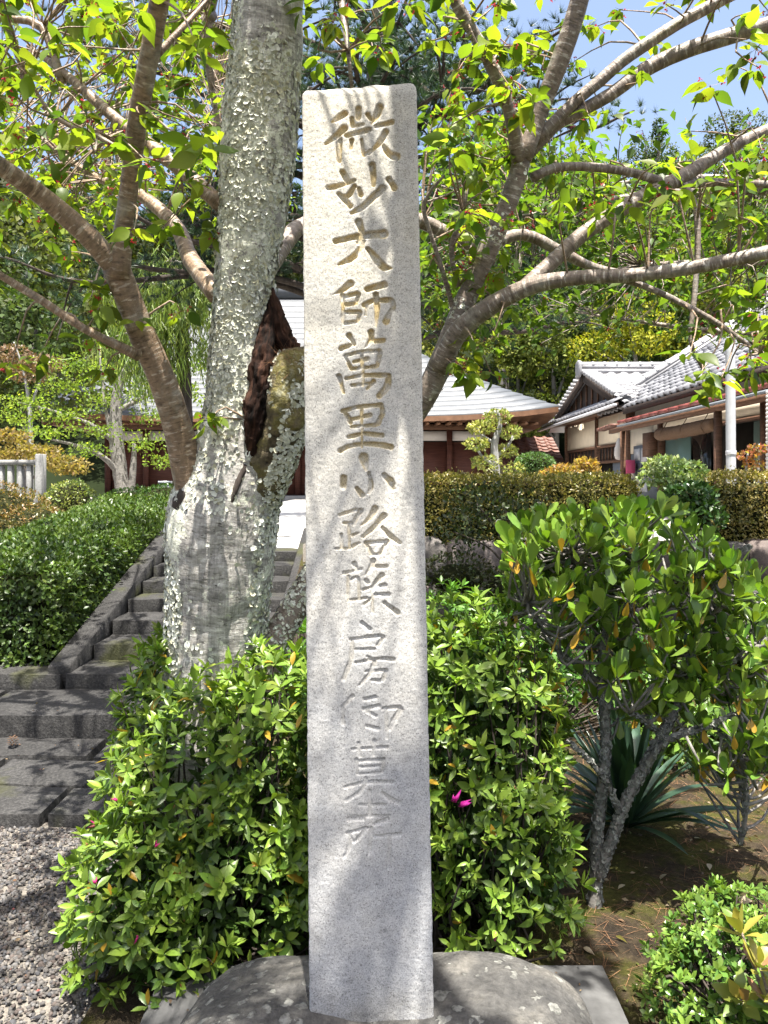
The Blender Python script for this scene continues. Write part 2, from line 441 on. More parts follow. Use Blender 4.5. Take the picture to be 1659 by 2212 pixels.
# cherry bark: horizontal bands of lenticels over shiny brown / grey
def bark(name, dark, mid, pale, rough=.55, grey=0.0):
    m = NT(name); a = m.lay((20, 20, 95)); b = m.lay((34, 34, 60)); c = m.lay((150, 150, 10)); ob = m.coords('Object')
    n1 = m.noise(a, 1, 3, .6); n2 = m.noise(b, 1, 4, .6); n3 = m.noise(c, 1, 3, .6); n4 = m.noise(ob, 9, 5, .6); n5 = m.noise(ob, 55, 4, .7)
    base = m.ramp(n1, [(.36, dark), (.45, mid), (.575, mid), (.625, pale)])
    if grey:
        ck = m.noise(m.lay((55, 55, 150)), 1, 2, .5)
        base = m.mix(base, (.06, .05, .042), m.ramp(ck, [(.66, 0), (.71, .85)]))
        base = m.mix(base, m.ramp(m.noise(ob, 16, 6, .65), [(.32, .62), (.62, 1.15)]), 1.0, 'MULTIPLY')
    base = m.mix(base, m.ramp(n2, [(.35, .72), (.65, 1.2)]), 1.0, 'MULTIPLY')
    base = m.mix(base, m.ramp(n3, [(.4, .72), (.55, 1.0)]), .35 + .5 * grey, 'MULTIPLY')
    base = m.mix(base, (.34, .33, .28), m.ramp(n4, [(.55, 0), (.68, .5)]))
    base = m.mix(base, m.ramp(n5, [(.3, .75), (.7, 1.15)]), 1.0, 'MULTIPLY')
    if grey:      # crust of lichen where the piece carries it
        k = m.math('ADD', m.n('ShaderNodeSeparateColor').outputs[0], 0.0)
        sepn = m.t.nodes[-2]; m.l(m.col(), sepn.inputs[0])
        lm_ = m.math('ADD', m.math('ADD', m.math('MULTIPLY', k, .62), .13), m.math('MULTIPLY', m.math('ADD', m.noise(ob, 30, 6, .75), -.5), 2.6))
        lc = m.ramp(m.noise(ob, 85, 5, .75), [(.32, (.20, .20, .15)), (.48, (.56, .565, .46)), (.7, (.74, .75, .65))])
        base = m.mix(base, lc, m.ramp(lm_, [(.44, 0), (.49, 1)]))
    m.bsdf(base, rough, .35, m.math('ADD', m.math('ADD', n1, n3), m.math('ADD', m.math('MULTIPLY', n2, .6), m.math('MULTIPLY', n5, 1.5))), .35, .005); return m.m
M['bark'] = bark('cherry_bark', (.12, .095, .075), (.215, .172, .138), (.44, .405, .36), .5)
M['bark_brown'] = bark('brown_cherry_bark', (.13, .088, .056), (.24, .168, .108), (.42, .35, .27), .45)
M['bark_old'] = bark('old_cherry_bark', (.25, .235, .21), (.41, .39, .355), (.56, .54, .50), .8, 1.0)
M['bark_dark'] = plain('dark_bark', (.055, .045, .038), .9, .15, 30, .5, .6, 0, (1, 1, .25))
M['bark_grey'] = plain('grey_bark', (.17, .16, .145), .9, .15, 35, .55, .6)
m = NT('rotten_wood'); a = m.lay((70, 70, 7)); n1 = m.noise(a, 1, 5, .65); n2 = m.noise(m.coords('Object'), 30, 5, .6)
base = m.ramp(n1, [(.38, (.006, .004, .003)), (.52, (.03, .014, .009)), (.74, (.10, .05, .032))])
m.bsdf(m.mix(base, m.ramp(n2, [(.35, .6), (.7, 1.2)]), 1.0, 'MULTIPLY'), .9, .15, n1, .8, .02); M['rotten'] = m.m
m = NT('mossy_bark'); v = m.coords('Object'); n1 = m.noise(v, 14, 6, .65); n2 = m.noise(v, 60, 4, .7)
base = m.ramp(n1, [(.32, (.05, .04, .03)), (.48, (.15, .125, .075)), (.6, (.20, .175, .06)), (.75, (.36, .36, .28))])
m.bsdf(m.mix(base, m.ramp(n2, [(.3, .6), (.7, 1.2)]), 1.0, 'MULTIPLY'), .9, .15, m.math('ADD', n1, n2), .8, .02); M['mossbark'] = m.m
M['lichen'] = colmat('lichen', .9, .1, 120, .25, .4)
# ground: moss, soil and litter
m = NT('mossy_soil'); v = m.coords('Object'); n1 = m.noise(v, 4.5, 6, .65); n2 = m.noise(v, 45, 5, .7); n3 = m.noise(v, 180, 3, .7)
base = m.ramp(n1, [(.36, (.028, .022, .016)), (.48, (.055, .042, .026)), (.56, (.05, .048, .014)), (.7, (.085, .085, .02))])
base = m.mix(base, m.ramp(n2, [(.3, .55), (.7, 1.35)]), 1.0, 'MULTIPLY')
base = m.mix(base, (.17, .135, .10), m.ramp(n3, [(.64, 0), (.72, .7)]))
m.bsdf(base, .95, .1, m.math('ADD', n2, n3), .7, .02); M['soil'] = m.m
M['dirt'] = plain('gravel_dirt', (.16, .145, .125), .95, .1, 120, .5, .6)
M['terrace'] = plain('terrace_ground', (.34, .32, .30), .9, .15, 20, .15, .3)
M['paving'] = plain('pale_paving', (.42, .415, .40), .85, .2, 14, .12, .2)
M['stone_piece'] = colmat('wall_stone', .9, .2, 14, .45, .7, .02)
M['gravel'] = colmat('gravel', .85, .25, 60, .25, .3)
M['hillside'] = plain('hillside', (.012, .017, .007), 1, .05, .6, .5, .6)
M['wood_red'] = plain('dark_red_timber', (.085, .032, .022), .65, .3, 5, .45, .3, 0, (.6, 1, 9))
M['wood_brown'] = plain('brown_timber', (.12, .065, .04), .7, .25, 6, .4, .3, 0, (1, 1, 6))
M['wood_dark'] = plain('dark_timber', (.035, .025, .02), .75, .25, 8, .4, .3)
M['wood_eave'] = plain('eave_timber', (.15, .08, .045), .7, .25, 6, .3, .2)
M['plaster'] = plain('cream_plaster', (.68, .60, .47), .9, .15, 5, .08, .1)
M['white'] = plain('white_plaster', (.5, .48, .45), .85, .2, 9, .08, .1)
M['roof_metal'] = plain('grey_roof_sheet', (.075, .082, .09), .5, .45, 6, .14, .1)
M['tile'] = plain('silver_tile', (.22, .22, .228), .4, .5, 12, .16, .1)
M['tile_rust'] = plain('rust_tile', (.13, .06, .042), .6, .35, 9, .4, .2)
M['red_metal'] = plain('red_metal', (.20, .055, .045), .5, .4, 9, .25, .1)
M['reed'] = plain('reed_blind', (.11, .066, .038), .85, .2, 50, .45, .5, 0, (8, .3, 8))
M['teal'] = plain('frosted_teal_glass', (.15, .25, .225), .3, .5, 3, .1, .03)
M['alu'] = plain('aluminium_frame', (.55, .54, .50), .45, .5, 9, .08, .05)
M['dark_in'] = plain('painted_dark_interior', (.02, .017, .014), .9, .1, 3, .3, .05)  # near black colour stands in for the shade of unlit interiors
M['galv'] = plain('galvanised_steel', (.56, .57, .59), .42, .5, 14, .12, .08, .3)
M['paper'] = plain('paper', (.5, .51, .52), .9, .1, 12, .2, .05)
M['photo'] = plain('printed_photo', (.075, .085, .10), .7, .2, 20, .8, .02)
M['board'] = plain('grey_board', (.19, .21, .23), .8, .2, 10, .12, .05)
M['pink'] = plain('pink_box', (.62, .10, .21), .5, .35, 8, .1, .05)
M['fence'] = plain('fence_granite', (.26, .26, .25), .9, .15, 40, .2, .3)
M['green_body'] = plain('light_block_core', (.018, .02, .008), 1, .05, 18, .6, .8)  # solid dark filling added inside hedges and bushes to block light
m = NT('window_glass'); m.bsdf((.02, .022, .022), .06, .5); M['glass'] = m.m
M['flower'] = leaf_mat('petal', .4, .5, .3, (1.2, .9, 1.1))
# ================================================================== the setting
def sheet(name, x0, x1, y0, y1, nx, ny, zf, mat, kind='structure'):
    X, Y = np.meshgrid(np.linspace(x0, x1, nx), np.linspace(y0, y1, ny)); Z = zf(X, Y)
    V = np.stack([X, Y, Z], -1).reshape(-1, 3)
    i = (np.arange(ny - 1)[:, None] * nx + np.arange(nx - 1)[None]).ravel()
    Q = np.stack([i, i + 1, i + nx + 1, i + nx], 1)
    o = obj(name, V, Q, mat, smooth=True)
    if kind: o['kind'] = kind
    return o
sheet('ground', -400, 400, -60, 700, 3, 3, lambda X, Y: X * 0 - .03, M['soil'])
def soil_z(X, Y):
    P = np.stack([X, Y, X * 0], -1)
    return .035 + .03 * np.clip(Y - 2.2, 0, 4) + .018 * fbm(P * 3, 3, 5) + .006 * fbm(P * 16, 2, 6)
sheet('garden_soil', -.85, 6.5, -2, 6.9, 220, 200, soil_z, M['soil'])
sheet('gravel_bed', -4.5, -.8, -2, 3.62, 60, 60, lambda X, Y: .004 + .008 * fbm(np.stack([X, Y, X * 0], -1) * 6, 2, 9), M['dirt'])
# loose gravel stones
def gravel():
    n = 16000
    X = rng.uniform(-2.3, -.72, n); Y = 1.55 + 2.0 * rng.random(n) ** .8
    ico = np.array([[0, 0, 1], [.89, 0, .45], [.28, .85, .45], [-.72, .53, .45], [-.72, -.53, .45], [.28, -.85, .45], [.72, .53, -.45], [-.28, .85, -.45], [-.89, 0, -.45], [-.28, -.85, -.45], [.72, -.53, -.45], [0, 0, -1]])
    T = np.array([[0, 1, 2], [0, 2, 3], [0, 3, 4], [0, 4, 5], [0, 5, 1], [1, 6, 2], [2, 6, 7], [2, 7, 3], [3, 7, 8], [3, 8, 4], [4, 8, 9], [4, 9, 5], [5, 9, 10], [5, 10, 1], [1, 10, 6]])
    v = ico[None] * (1 + .22 * rng.normal(size=(n, 12, 1)))
    s = rng.uniform(.0042, .0095, n)[:, None, None] * rng.uniform([.7, .7, .45], [1.3, 1.3, .8], (n, 1, 3))
    v = v * s; a = rng.uniform(0, 6.28, n); ca, sa = np.cos(a)[:, None], np.sin(a)[:, None]
    x = v[..., 0] * ca - v[..., 1] * sa; y = v[..., 0] * sa + v[..., 1] * ca
    V = np.stack([x + X[:, None], y + Y[:, None], v[..., 2] + (.008 + rng.random(n) * .008)[:, None]], -1).reshape(-1, 3)
    TT = (T[None] + (np.arange(n) * 12)[:, None, None]).reshape(-1, 3)
    pal = np.array([[.32, .30, .28], [.38, .35, .32], [.22, .21, .205], [.46, .44, .42], [.27, .22, .195], [.19, .19, .2], [.34, .30, .27]])
    C = np.repeat(.30 * pal[rng.integers(0, 7, n)] * rng.uniform(.75, 1.2, (n, 1)), 12, axis=0)
    o = obj('gravel', V, TT, M['gravel'], col=C); o['kind'] = 'stuff'
    tag(o, 'small pink and grey gravel stones in front of the lowest step', 'gravel')
gravel()

# upper terrace, bank beside the stairs, path to the hall
def block(name, x0, x1, y0, y1, z0, z1, mat, kind='structure', parent=None):
    o = MB().box(((x0 + x1) / 2, (y0 + y1) / 2, (z0 + z1) / 2), ((x1 - x0) / 2, (y1 - y0) / 2, (z1 - z0) / 2)).build(name, mat, parent)
    if kind: o['kind'] = kind
    return o
block('terrace', -.55, 14, 6.95, 34, -.1, 1.0, M['terrace'])
block('terrace', -22, -2.35, 8.2, 34, -.1, .985, M['terrace'])
block('terrace_path', -2.35, -.55, 7.75, 9.68, -.1, 1.0, M['paving'])
block('terrace_path', -2.35, -.55, 9.68, 21.3, -.1, 1.068, M['paving'])
sheet('bank', -14, -2.16, 4.9, 8.3, 50, 30, lambda X, Y: np.clip(.18 + (Y - 5.2) * .29, .1, .99) + .05 * fbm(np.stack([X, Y, X * 0], -1) * 1.5, 2, 3) - .06, M['soil'])
sheet('bank', -.72, .3, 3.4, 7.2, 20, 40, lambda X, Y: np.clip(.1 + (Y - 4.2) * .29, .08, .99) - .03, M['soil'])

# ------------------------------------------------------------------ stone stairs
stairs = thing('stone_stairs', 'worn grey granite steps climbing past the cherry trunk to the hall', 'stairs', (-1.4, 3.55, 0))
def stone_block(name, x0, x1, y0, y1, z0, z1, parent, mat='stair', b=.014, jit=.006, cuts=6, rz=0):
    """chamfered stone with uneven faces"""
    nx = max(2, int((x1 - x0) / .12)); ny = max(2, int((y1 - y0) / .12)); nz = 3
    h = np.array([(x1 - x0) / 2, (y1 - y0) / 2, (z1 - z0) / 2]); c = np.array([(x0 + x1) / 2, (y0 + y1) / 2, (z0 + z1) / 2])
    mb = MB()
    def grid(n1, n2, f):
        a, b_ = np.meshgrid(np.linspace(-1, 1, n1 + 1), np.linspace(-1, 1, n2 + 1)); v = f(a, b_).reshape(-1, 3) * h
        i = (np.arange(n2)[:, None] * (n1 + 1) + np.arange(n1)[None]).ravel()
        q = np.stack([i, i + 1, i + n1 + 2, i + n1 + 1], 1); mb.add(v, q)
    one = lambda a: np.ones_like(a)
    grid(nx, ny, lambda a, b_: np.stack([a, b_, one(a)], -1))
    grid(nx, nz, lambda a, b_: np.stack([a, -one(a), b_], -1))
    grid(ny, nz, lambda a, b_: np.stack([one(a), a, b_], -1))
    grid(ny, nz, lambda a, b_: np.stack([-one(a), -a, b_], -1))
    grid(nx, nz, lambda a, b_: np.stack([-a, one(a), b_], -1))
    V = np.vstack(mb.V)
    # round the edges: pull vertices near two faces inwards, then roughen
    d = np.abs(V) / h
    edge = (d > .999).sum(1) >= 2
    V = np.where(edge[:, None], V * (1 - b / np.maximum(h, .03)), V)
    W = V + c
    V = V + jit * np.stack([fbm(W * 7 + 3, 2, 1), fbm(W * 7 + 11, 2, 2), fbm(W * 7 + 23, 2, 3)], -1) + .35 * jit * fbm(W * 30, 2, 8)[:, None]
    if rz: V = V @ np.array([[math.cos(rz), math.sin(rz), 0], [-math.sin(rz), math.cos(rz), 0], [0, 0, 1]])
    return obj(name, V + c, np.concatenate([q for q in mb.Q]), M[mat], parent, smooth=False)
# lowest paving stage: irregular flags behind a front row
for x0, x1, y0, y1, z in [(-3.6, -2.32, 3.55, 3.86, .082), (-2.31, -1.52, 3.55, 3.9, .08), (-1.51, -.72, 3.56, 3.88, .084),
                          (-3.4, -2.55, 3.88, 4.25, .078), (-2.53, -2.02, 3.91, 4.3, .08), (-2.0, -1.45, 3.92, 4.28, .076), (-1.43, -.7, 3.9, 4.28, .08),
                          (-3.5, -2.4, 4.27, 4.64, .08), (-2.38, -1.6, 4.31, 4.63, .082), (-1.58, -.7, 4.3, 4.63, .078)]:
    stone_block('paving_flag', x0, x1, y0, y1, -.1, z, stairs, jit=.012)
stone_block('step', -4.2, -2.46, 4.62, 5.25, -.1, .20, stairs, jit=.012)
stone_block('step', -2.44, -.68, 4.63, 5.25, -.1, .203, stairs, jit=.012)
zz = [.30, .41, .515, .615, .715, .81, .905, 1.0]; yy = [5.22, 5.62, 6.0, 6.38, 6.76, 7.08, 7.42, 7.78]
for k in range(8):
    y1 = (yy[k + 1] if k < 7 else 7.95) + .06
    xs = [-2.06, -1.38 - .25 * (k % 2), -.80] if k % 3 else [-2.06, -.80]
    if k == 0: xs = [-3.3, -2.1, -.8]
    for a, b in zip(xs[:-1], xs[1:]):
        stone_block('step', a + .004, b - .004, yy[k], y1, zz[k] - .2, zz[k], stairs, jit=.009)
def kerb(x0, x1, ya, za, yb, zb, n):
    for k in range(n):
        t0, t1 = k / n, (k + 1) / n
        a = np.array([(x0 + x1) / 2, ya + (yb - ya) * (t0 + t1) / 2, za + (zb - za) * (t0 + t1) / 2]); L = math.hypot(yb - ya, zb - za) / n
        an = math.atan2(zb - za, yb - ya)
        V, fs = bevel_box(((x1 - x0) / 2, L / 2 - .002, .13), .009)
        c_, s_ = math.cos(an), math.sin(an)
        V = V @ np.array([[1, 0, 0], [0, c_, s_], [0, -s_, c_]]) + a - [0, 0, .06]
        V = V + .001 * fbm(V * 9, 2, 4)[:, None]
        obj('kerb_stone', V, fs, M['stair'], stairs)
kerb(-2.21, -2.062, 5.28, .27, 8.0, 1.02, 2)
kerb(-.798, -.65, 5.3, .27, 8.0, 1.02, 2)

# ------------------------------------------------------------------ retaining wall of big stones under the hedge
wall = thing('retaining_wall', 'dry stone retaining wall of pinkish boulders below the clipped hedge', 'wall', (2, 6.7, 0))
def lump(c, r, seed, amp=.16, n=10, sq=.6):
    """rounded block: a superellipsoid with noise"""
    th = np.linspace(0, np.pi, n); ph = np.linspace(0, 2 * np.pi, 2 * n, endpoint=False)
    T, P_ = np.meshgrid(th, ph, indexing='ij')
    f = lambda x: np.sign(x) * np.abs(x) ** sq
    d = np.stack([f(np.sin(T)) * f(np.cos(P_)), f(np.sin(T)) * f(np.sin(P_)), f(np.cos(T))], -1)
    s = 1 + amp * fbm(d * 1.6 + seed * 7.7, 3, seed)
    V = (d * s[..., None] * np.asarray(r) + np.asarray(c)).reshape(-1, 3)
    i = (np.arange(n - 1)[:, None] * 2 * n); j = np.arange(2 * n)[None]; j2 = (j + 1) % (2 * n)
    Q = np.stack([i + j, i + 2 * n + j, i + 2 * n + j2, i + j2], -1).reshape(-1, 4)
    return V, Q
k = 0
for row, (z, hz) in enumerate([(.22, .2), (.56, .19), (.88, .17)]):
    x = -.6 + .13 * row
    while x < 5.2:
        wdt = rng.uniform(.28, .55)
        V, Q = lump((x + wdt / 2, 6.82 + rng.uniform(-.05, .04), z + rng.uniform(-.03, .03)), (wdt / 2 * 1.03, .24, hz * rng.uniform(.95, 1.1)), k, .2, 12, .42)
        base = np.array([[.14, .115, .105], [.11, .10, .092], [.15, .125, .115], [.095, .09, .085]][k % 4]) * rng.uniform(.85, 1.15)
        obj('boulder', V, Q, M['stone_piece'], wall, col=base, smooth=True); x += wdt; k += 1
MB().box((2.3, 7.0, .5), (3.0, .1, .5)).build('backing', M['dirt'], wall)
# ================================================================== inscribed stone pillar on its boulder and slab
# strokes of the thirteen carved characters, read off enlargements (x, y, width); each block: x offset, y offset, scale
ZA = (1250, 380, 3.567); ZB = (1250, 1000, 3.16); ZC = (1250, 1700, 2.764); ZD = (1250, 2400, 2.011)
CH = [
 # 1
 [(ZA, [[(460,270,85),(370,330,70),(280,390,30)], [(455,480,95),(330,590,80),(190,700,40)], [(390,640,70),(380,800,75),(380,950,60)],
  [(660,200,85),(650,330,80)], [(565,340,60),(575,440,75)], [(790,280,70),(830,350,55)], [(560,450,50),(720,425,45)], [(480,585,60),(640,545,65),(810,500,75)],
  [(560,650,60),(550,770,45)], [(700,640,50),(730,860,50)], [(740,860,45),(850,780,40)], [(960,185,110),(900,330,80),(850,410,45)], [(900,450,55),(1130,390,75)],
  [(1050,530,80),(960,680,75),(800,850,35)], [(1010,730,55),(1100,850,95),(1200,890,105)]])],
 # 2
 [(ZA, [[(430,1110,85),(500,1250,75)], [(225,1330,75),(420,1290,60),(600,1220,50)], [(380,1420,65),(460,1500,80),(540,1590,70)], [(600,1310,60),(500,1450,70),(420,1430,40)],
  [(850,1010,100),(870,1150,80),(870,1290,55)], [(660,1340,55),(690,1430,75)], [(1090,1210,85),(1170,1330,90)], [(1000,1340,105),(880,1450,90),(720,1600,85),(560,1690,45)]])],
 # 3
 [(ZA, [[(660,1820,105),(700,1960,90),(660,2110,75)], [(330,2090,85),(560,2040,80),(750,2010,100),(1020,1990,125)]]),
  (ZB, [[(640,-110,70),(590,10,75),(510,100,85),(330,190,30)], [(700,-10,60),(800,110,95),(900,220,90),(1000,235,25)]])],
 # 4
 [(ZB, [[(480,430,90),(380,510,65),(260,570,18)], [(370,570,60),(385,720,50),(385,860,50),(388,1000,18)], [(395,600,50),(560,555,60)], [(580,570,65),(560,650,55)], [(420,695,55),(550,680,50)],
  [(410,790,50),(590,790,60)], [(600,800,60),(580,880,50)], [(410,930,55),(560,910,50)], [(690,500,75),(910,445,85)], [(650,700,60),(780,635,50)], [(690,690,40),(670,830,35)],
  [(800,570,75),(815,750,70),(805,970,25)], [(860,640,60),(1000,645,70),(1020,760,60)], [(990,770,55),(930,910,85)]])],
 # 5
 [(ZB, [[(465,1090,75),(525,1200,45)], [(365,1250,75),(480,1210,55)], [(740,1045,85),(740,1140,70),(665,1240,25)], [(785,1155,60),(895,1150,60)], [(410,1345,40),(490,1510,50)],
  [(420,1340,45),(620,1295,45),(850,1280,55)], [(855,1300,60),(820,1470,50)], [(520,1420,38),(700,1380,50)], [(620,1300,45),(640,1720,45)], [(500,1510,45),(790,1480,50)],
  [(335,1600,65),(395,1810,40)], [(425,1630,45),(640,1592,50),(930,1590,65)], [(960,1600,75),(940,1740,85),(845,1850,75)], [(500,1720,45),(740,1690,50)], [(770,1670,65),(690,1760,40)]])],
 # 6
 [(ZB, [[(380,2040,55),(620,1985,50),(870,1965,60)], [(400,2040,55),(480,2190,60)], [(870,1980,60),(885,2060,65),(830,2200,60)], [(480,2150,50),(585,2130,45)], [(650,2110,50),(730,2095,55)], [(622,2000,42),(622,2190,40)]]),
  (ZC, [[(430,25,40),(700,5,45)], [(545,-20,38),(548,250,30)], [(400,140,50),(520,110,50)], [(580,100,50),(770,120,55)], [(310,290,60),(400,240,50),(520,220,48)], [(580,215,50),(740,225,60),(865,250,65)]])],
 # 7
 [(ZC, [[(565,370,110),(595,500,40)], [(625,540,45),(650,680,55),(620,760,35)], [(490,705,45),(550,780,60)], [(345,590,80),(340,690,70)], [(790,560,55),(860,630,85),(880,710,70)]])],
 # 8
 [(ZC, [[(300,1000,40),(480,945,45)], [(530,960,60),(450,1100,50)], [(350,1090,40),(440,1090,40)], [(320,1220,40),(325,1350,40)], [(440,1230,40),(510,1200,30)], [(440,1350,45),(515,1310,35)], [(250,1375,30),(420,1370,35)], [(400,1110,40),(408,1350,35)],
  [(690,930,70),(640,1030,60),(545,1110,30)], [(790,1010,75),(700,1120,70),(560,1240,45)], [(770,1140,45),(870,1240,65),(960,1310,50)], [(590,1310,45),(830,1290,50)], [(600,1330,45),(660,1430,45)], [(820,1310,50),(750,1430,50)], [(650,1440,38),(760,1430,38)]])],
 # 9
 [(ZC, [[(460,1540,60),(490,1620,45)], [(670,1510,65),(650,1580,60),(585,1670,28)], [(710,1570,50),(815,1570,55)], [(350,1645,45),(540,1600,35)], [(395,1680,40),(390,1850,40),(395,1960,25)], [(420,1720,35),(500,1700,40),(520,1940,40)],
  [(590,1720,45),(610,1750,50)], [(770,1665,65),(690,1770,60),(655,1870,35)], [(560,1830,35),(660,1795,40)], [(700,1790,45),(800,1780,50)], [(700,1880,45),(840,1880,55)], [(575,1990,35),(645,1930,40)], [(425,1940,32),(600,1920,35)], [(800,1975,50),(940,2085,65)], [(665,1880,38),(660,2080,38)]])],
 # 10
 [(ZD, [[(400,190,38),(460,240,40)], [(310,325,35),(540,295,38)], [(565,305,40),(530,370,38)], [(330,402,26),(500,400,28)], [(320,330,36),(312,470,42),(250,640,40)], [(440,460,25),(470,475,30)], [(350,510,30),(520,480,34),(650,485,38)],
  [(500,500,40),(460,600,38),(380,690,25)], [(430,580,26),(590,570,34)], [(590,580,40),(560,650,36),(480,650,28)]])],
 # 11
 [(ZD, [[(320,780,42),(240,870,26)], [(240,860,28),(250,1000,34)], [(420,805,36),(505,790,40)], [(410,885,34),(535,860,38)], [(440,900,30),(510,940,34)], [(440,1020,34),(525,1040,38)], [(570,880,34),(700,868,40)], [(705,885,48),(620,1040,40)], [(590,900,32),(600,1110,34)]])],
 # 12
 [(ZD, [[(370,1160,36),(385,1260,30)], [(500,1140,36),(490,1250,30)], [(320,1205,30),(600,1190,34)], [(350,1290,34),(360,1400,30)], [(370,1300,30),(570,1290,36)], [(570,1300,38),(560,1390,32)], [(380,1350,26),(540,1340,28)], [(370,1405,26),(540,1395,28)],
  [(260,1512,30),(430,1472,32),(640,1470,38)], [(430,1440,38),(390,1540,36),(270,1620,26)], [(560,1560,34),(640,1615,46),(700,1640,40)], [(380,1655,28),(580,1655,30)], [(460,1540,32),(460,1740,30)], [(310,1745,24),(620,1742,26)]])],
 # 13
 [(ZD, [[(295,1770,42),(410,1760,40)], [(280,1880,28),(440,1840,34)], [(290,1890,28),(330,1950,28)], [(300,1880,30),(295,1990,32),(250,2080,24)], [(420,1860,36),(340,1950,28)], [(600,1770,42),(500,1810,30)], [(470,1840,36),(462,2000,34),(440,2080,26)], [(500,1910,30),(700,1890,36)], [(620,1920,36),(615,2160,34)]])],
]
PY = 1.81                                  # distance of the inscribed face
Z0, Z1 = .29, at(0, 186, PY)[2]
def pillar_frame(z):
    t = (z - .33) / (Z1 - .33)
    return -.0278 + (-.0560 + .0278) * t, .1428 + (.1318 - .1428) * t
def build_pillar():
    root = thing('stone_pillar', 'tall inscribed granite pillar set upright in a boulder', 'stone pillar', (-.03, PY + .13, .30))
    nx, nz = 172, 1300; DEPTH = .25
    u = np.linspace(-1, 1, nx + 1); z = np.linspace(Z0, Z1, nz + 1)
    U, Zg = np.meshgrid(u, z); cx, hw = pillar_frame(Zg); X = cx + U * hw
    dep = np.zeros_like(X); own = np.full(X.shape, -1); stain = np.zeros_like(X)
    wear = [1, 1, 1, 1, 1, .95, .9, .65, .5, .40, .33, .30, .36]
    st_k = [.95, .95, 1, 1, .95, .9, .75, .5, .35, .2, .12, .08, .06]
    for ci, blocks in enumerate(CH):
        for (ox, oy, sc_), strokes in blocks:
            for s in strokes:
                q = np.array([[(ox + a / sc_) * .54, (oy + b / sc_) * .54, c / sc_ * .54] for a, b, c in s])
                w3 = np.array([[*at(a, b, PY)[[0, 2]], c * PY / F / 2] for a, b, c in q])
                d = spline(np.column_stack([w3[:, 0], w3[:, 1], w3[:, 1] * 0, w3[:, 2]]), .0025)
                lo = d[:, :2].min(0) - .03; hi = d[:, :2].max(0) + .03
                j0, j1 = np.searchsorted(z, [lo[1], hi[1]]); 
                Xs = X[j0:j1]; Zs = Zg[j0:j1]
                i0 = max(0, int((Xs.min(0) < lo[0]).sum()) - 1); i1 = nx + 1 - int((Xs.max(0) > hi[0]).sum())
                Xs = Xs[:, i0:i1]; Zs = Zs[:, i0:i1]
                wob = .0012 * fbm(np.stack([Xs * 90, Zs * 90, Xs * 0], -1), 2, 3)
                best = np.full(Xs.shape, -9.0); br = np.zeros(Xs.shape)
                for a in range(len(d)):
                    r = max(d[a, 3], .0018) * (1.32 if ci < 2 else 1.25)
                    g = (r - np.hypot(Xs - d[a, 0], Zs - d[a, 1]) + wob)
                    br = np.where(g > best, r, br); best = np.maximum(best, g)
                prof = np.clip(best / np.maximum(.55 * br, .0028), 0, 1); prof = prof * prof * (3 - 2 * prof)
                dd = prof * np.minimum(.0085, .95 * br + .001) * wear[ci]
                cur = dep[j0:j1, i0:i1]; own[j0:j1, i0:i1] = np.where(dd > .0009, ci, own[j0:j1, i0:i1])
                dep[j0:j1, i0:i1] = np.maximum(cur, dd)
                stain[j0:j1, i0:i1] = np.maximum(stain[j0:j1, i0:i1], np.clip(best / (.35 * br), 0, 1) * st_k[ci])
    P = np.stack([X, X * 0 + PY, Zg], -1)
    ns = fbm(P * [22, 1, 22], 3, 2); nf = fbm(P * [160, 1, 160], 2, 4)
    Yd = PY + dep * (1 + .15 * ns) + .0007 * ns + .00045 * nf
    # worn arrises and chipped top edge
    e = np.clip((np.abs(U) - .955) / .045, 0, 1); Yd = Yd + e ** 2 * (.004 + .0015 * fbm(P * [1, 1, 40], 2, 7))
    Xd = X - np.sign(U) * e ** 2 * (.002 + .0012 * fbm(P * [1, 1, 60], 2, 8))
    tt = np.clip((Zg - (Z1 - .02)) / .02, 0, 1)
    Zd = Zg + tt * (.010 * U + .004 * fbm(P * [40, 1, 1], 2, 9) - .014 * np.clip((np.abs(U) - .9) / .1, 0, 1) ** 2)
    Yd = Yd + tt ** 2 * .008
    V = np.stack([Xd, Yd, Zd], -1)
    # colour of the stone: ochre crust in the letters of the upper half, dark specks, pale tone, painted shade low down
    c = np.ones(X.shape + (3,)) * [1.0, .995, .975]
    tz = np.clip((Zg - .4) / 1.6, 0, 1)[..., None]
    c = c * (np.array([.80, .84, .94]) * (1 - tz) + np.array([1.03, 1.005, .945]) * tz)  # lower shaft painted darker and bluer, standing in for skylit shade
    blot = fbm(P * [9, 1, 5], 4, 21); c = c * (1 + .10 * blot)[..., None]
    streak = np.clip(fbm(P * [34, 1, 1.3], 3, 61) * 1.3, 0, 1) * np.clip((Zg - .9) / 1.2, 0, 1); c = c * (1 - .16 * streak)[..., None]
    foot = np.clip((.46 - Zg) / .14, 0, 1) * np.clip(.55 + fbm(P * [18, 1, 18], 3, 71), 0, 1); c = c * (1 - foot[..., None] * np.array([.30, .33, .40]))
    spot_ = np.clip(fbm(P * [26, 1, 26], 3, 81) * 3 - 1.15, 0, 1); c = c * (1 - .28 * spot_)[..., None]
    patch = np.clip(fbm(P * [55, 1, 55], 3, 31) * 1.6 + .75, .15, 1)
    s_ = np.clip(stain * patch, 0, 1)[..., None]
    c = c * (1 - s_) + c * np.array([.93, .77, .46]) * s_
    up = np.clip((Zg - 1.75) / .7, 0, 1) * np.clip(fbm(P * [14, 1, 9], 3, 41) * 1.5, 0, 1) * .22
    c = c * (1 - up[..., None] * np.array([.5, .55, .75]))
    W = nx + 1
    i = (np.arange(nz)[:, None] * W + np.arange(nx)[None])
    Q = np.stack([i, i + 1, i + W + 1, i + W], -1)
    fo = np.where(dep[:-1, :-1] + dep[1:, 1:] > .002, np.maximum(own[:-1, :-1], own[1:, 1:]), -1)
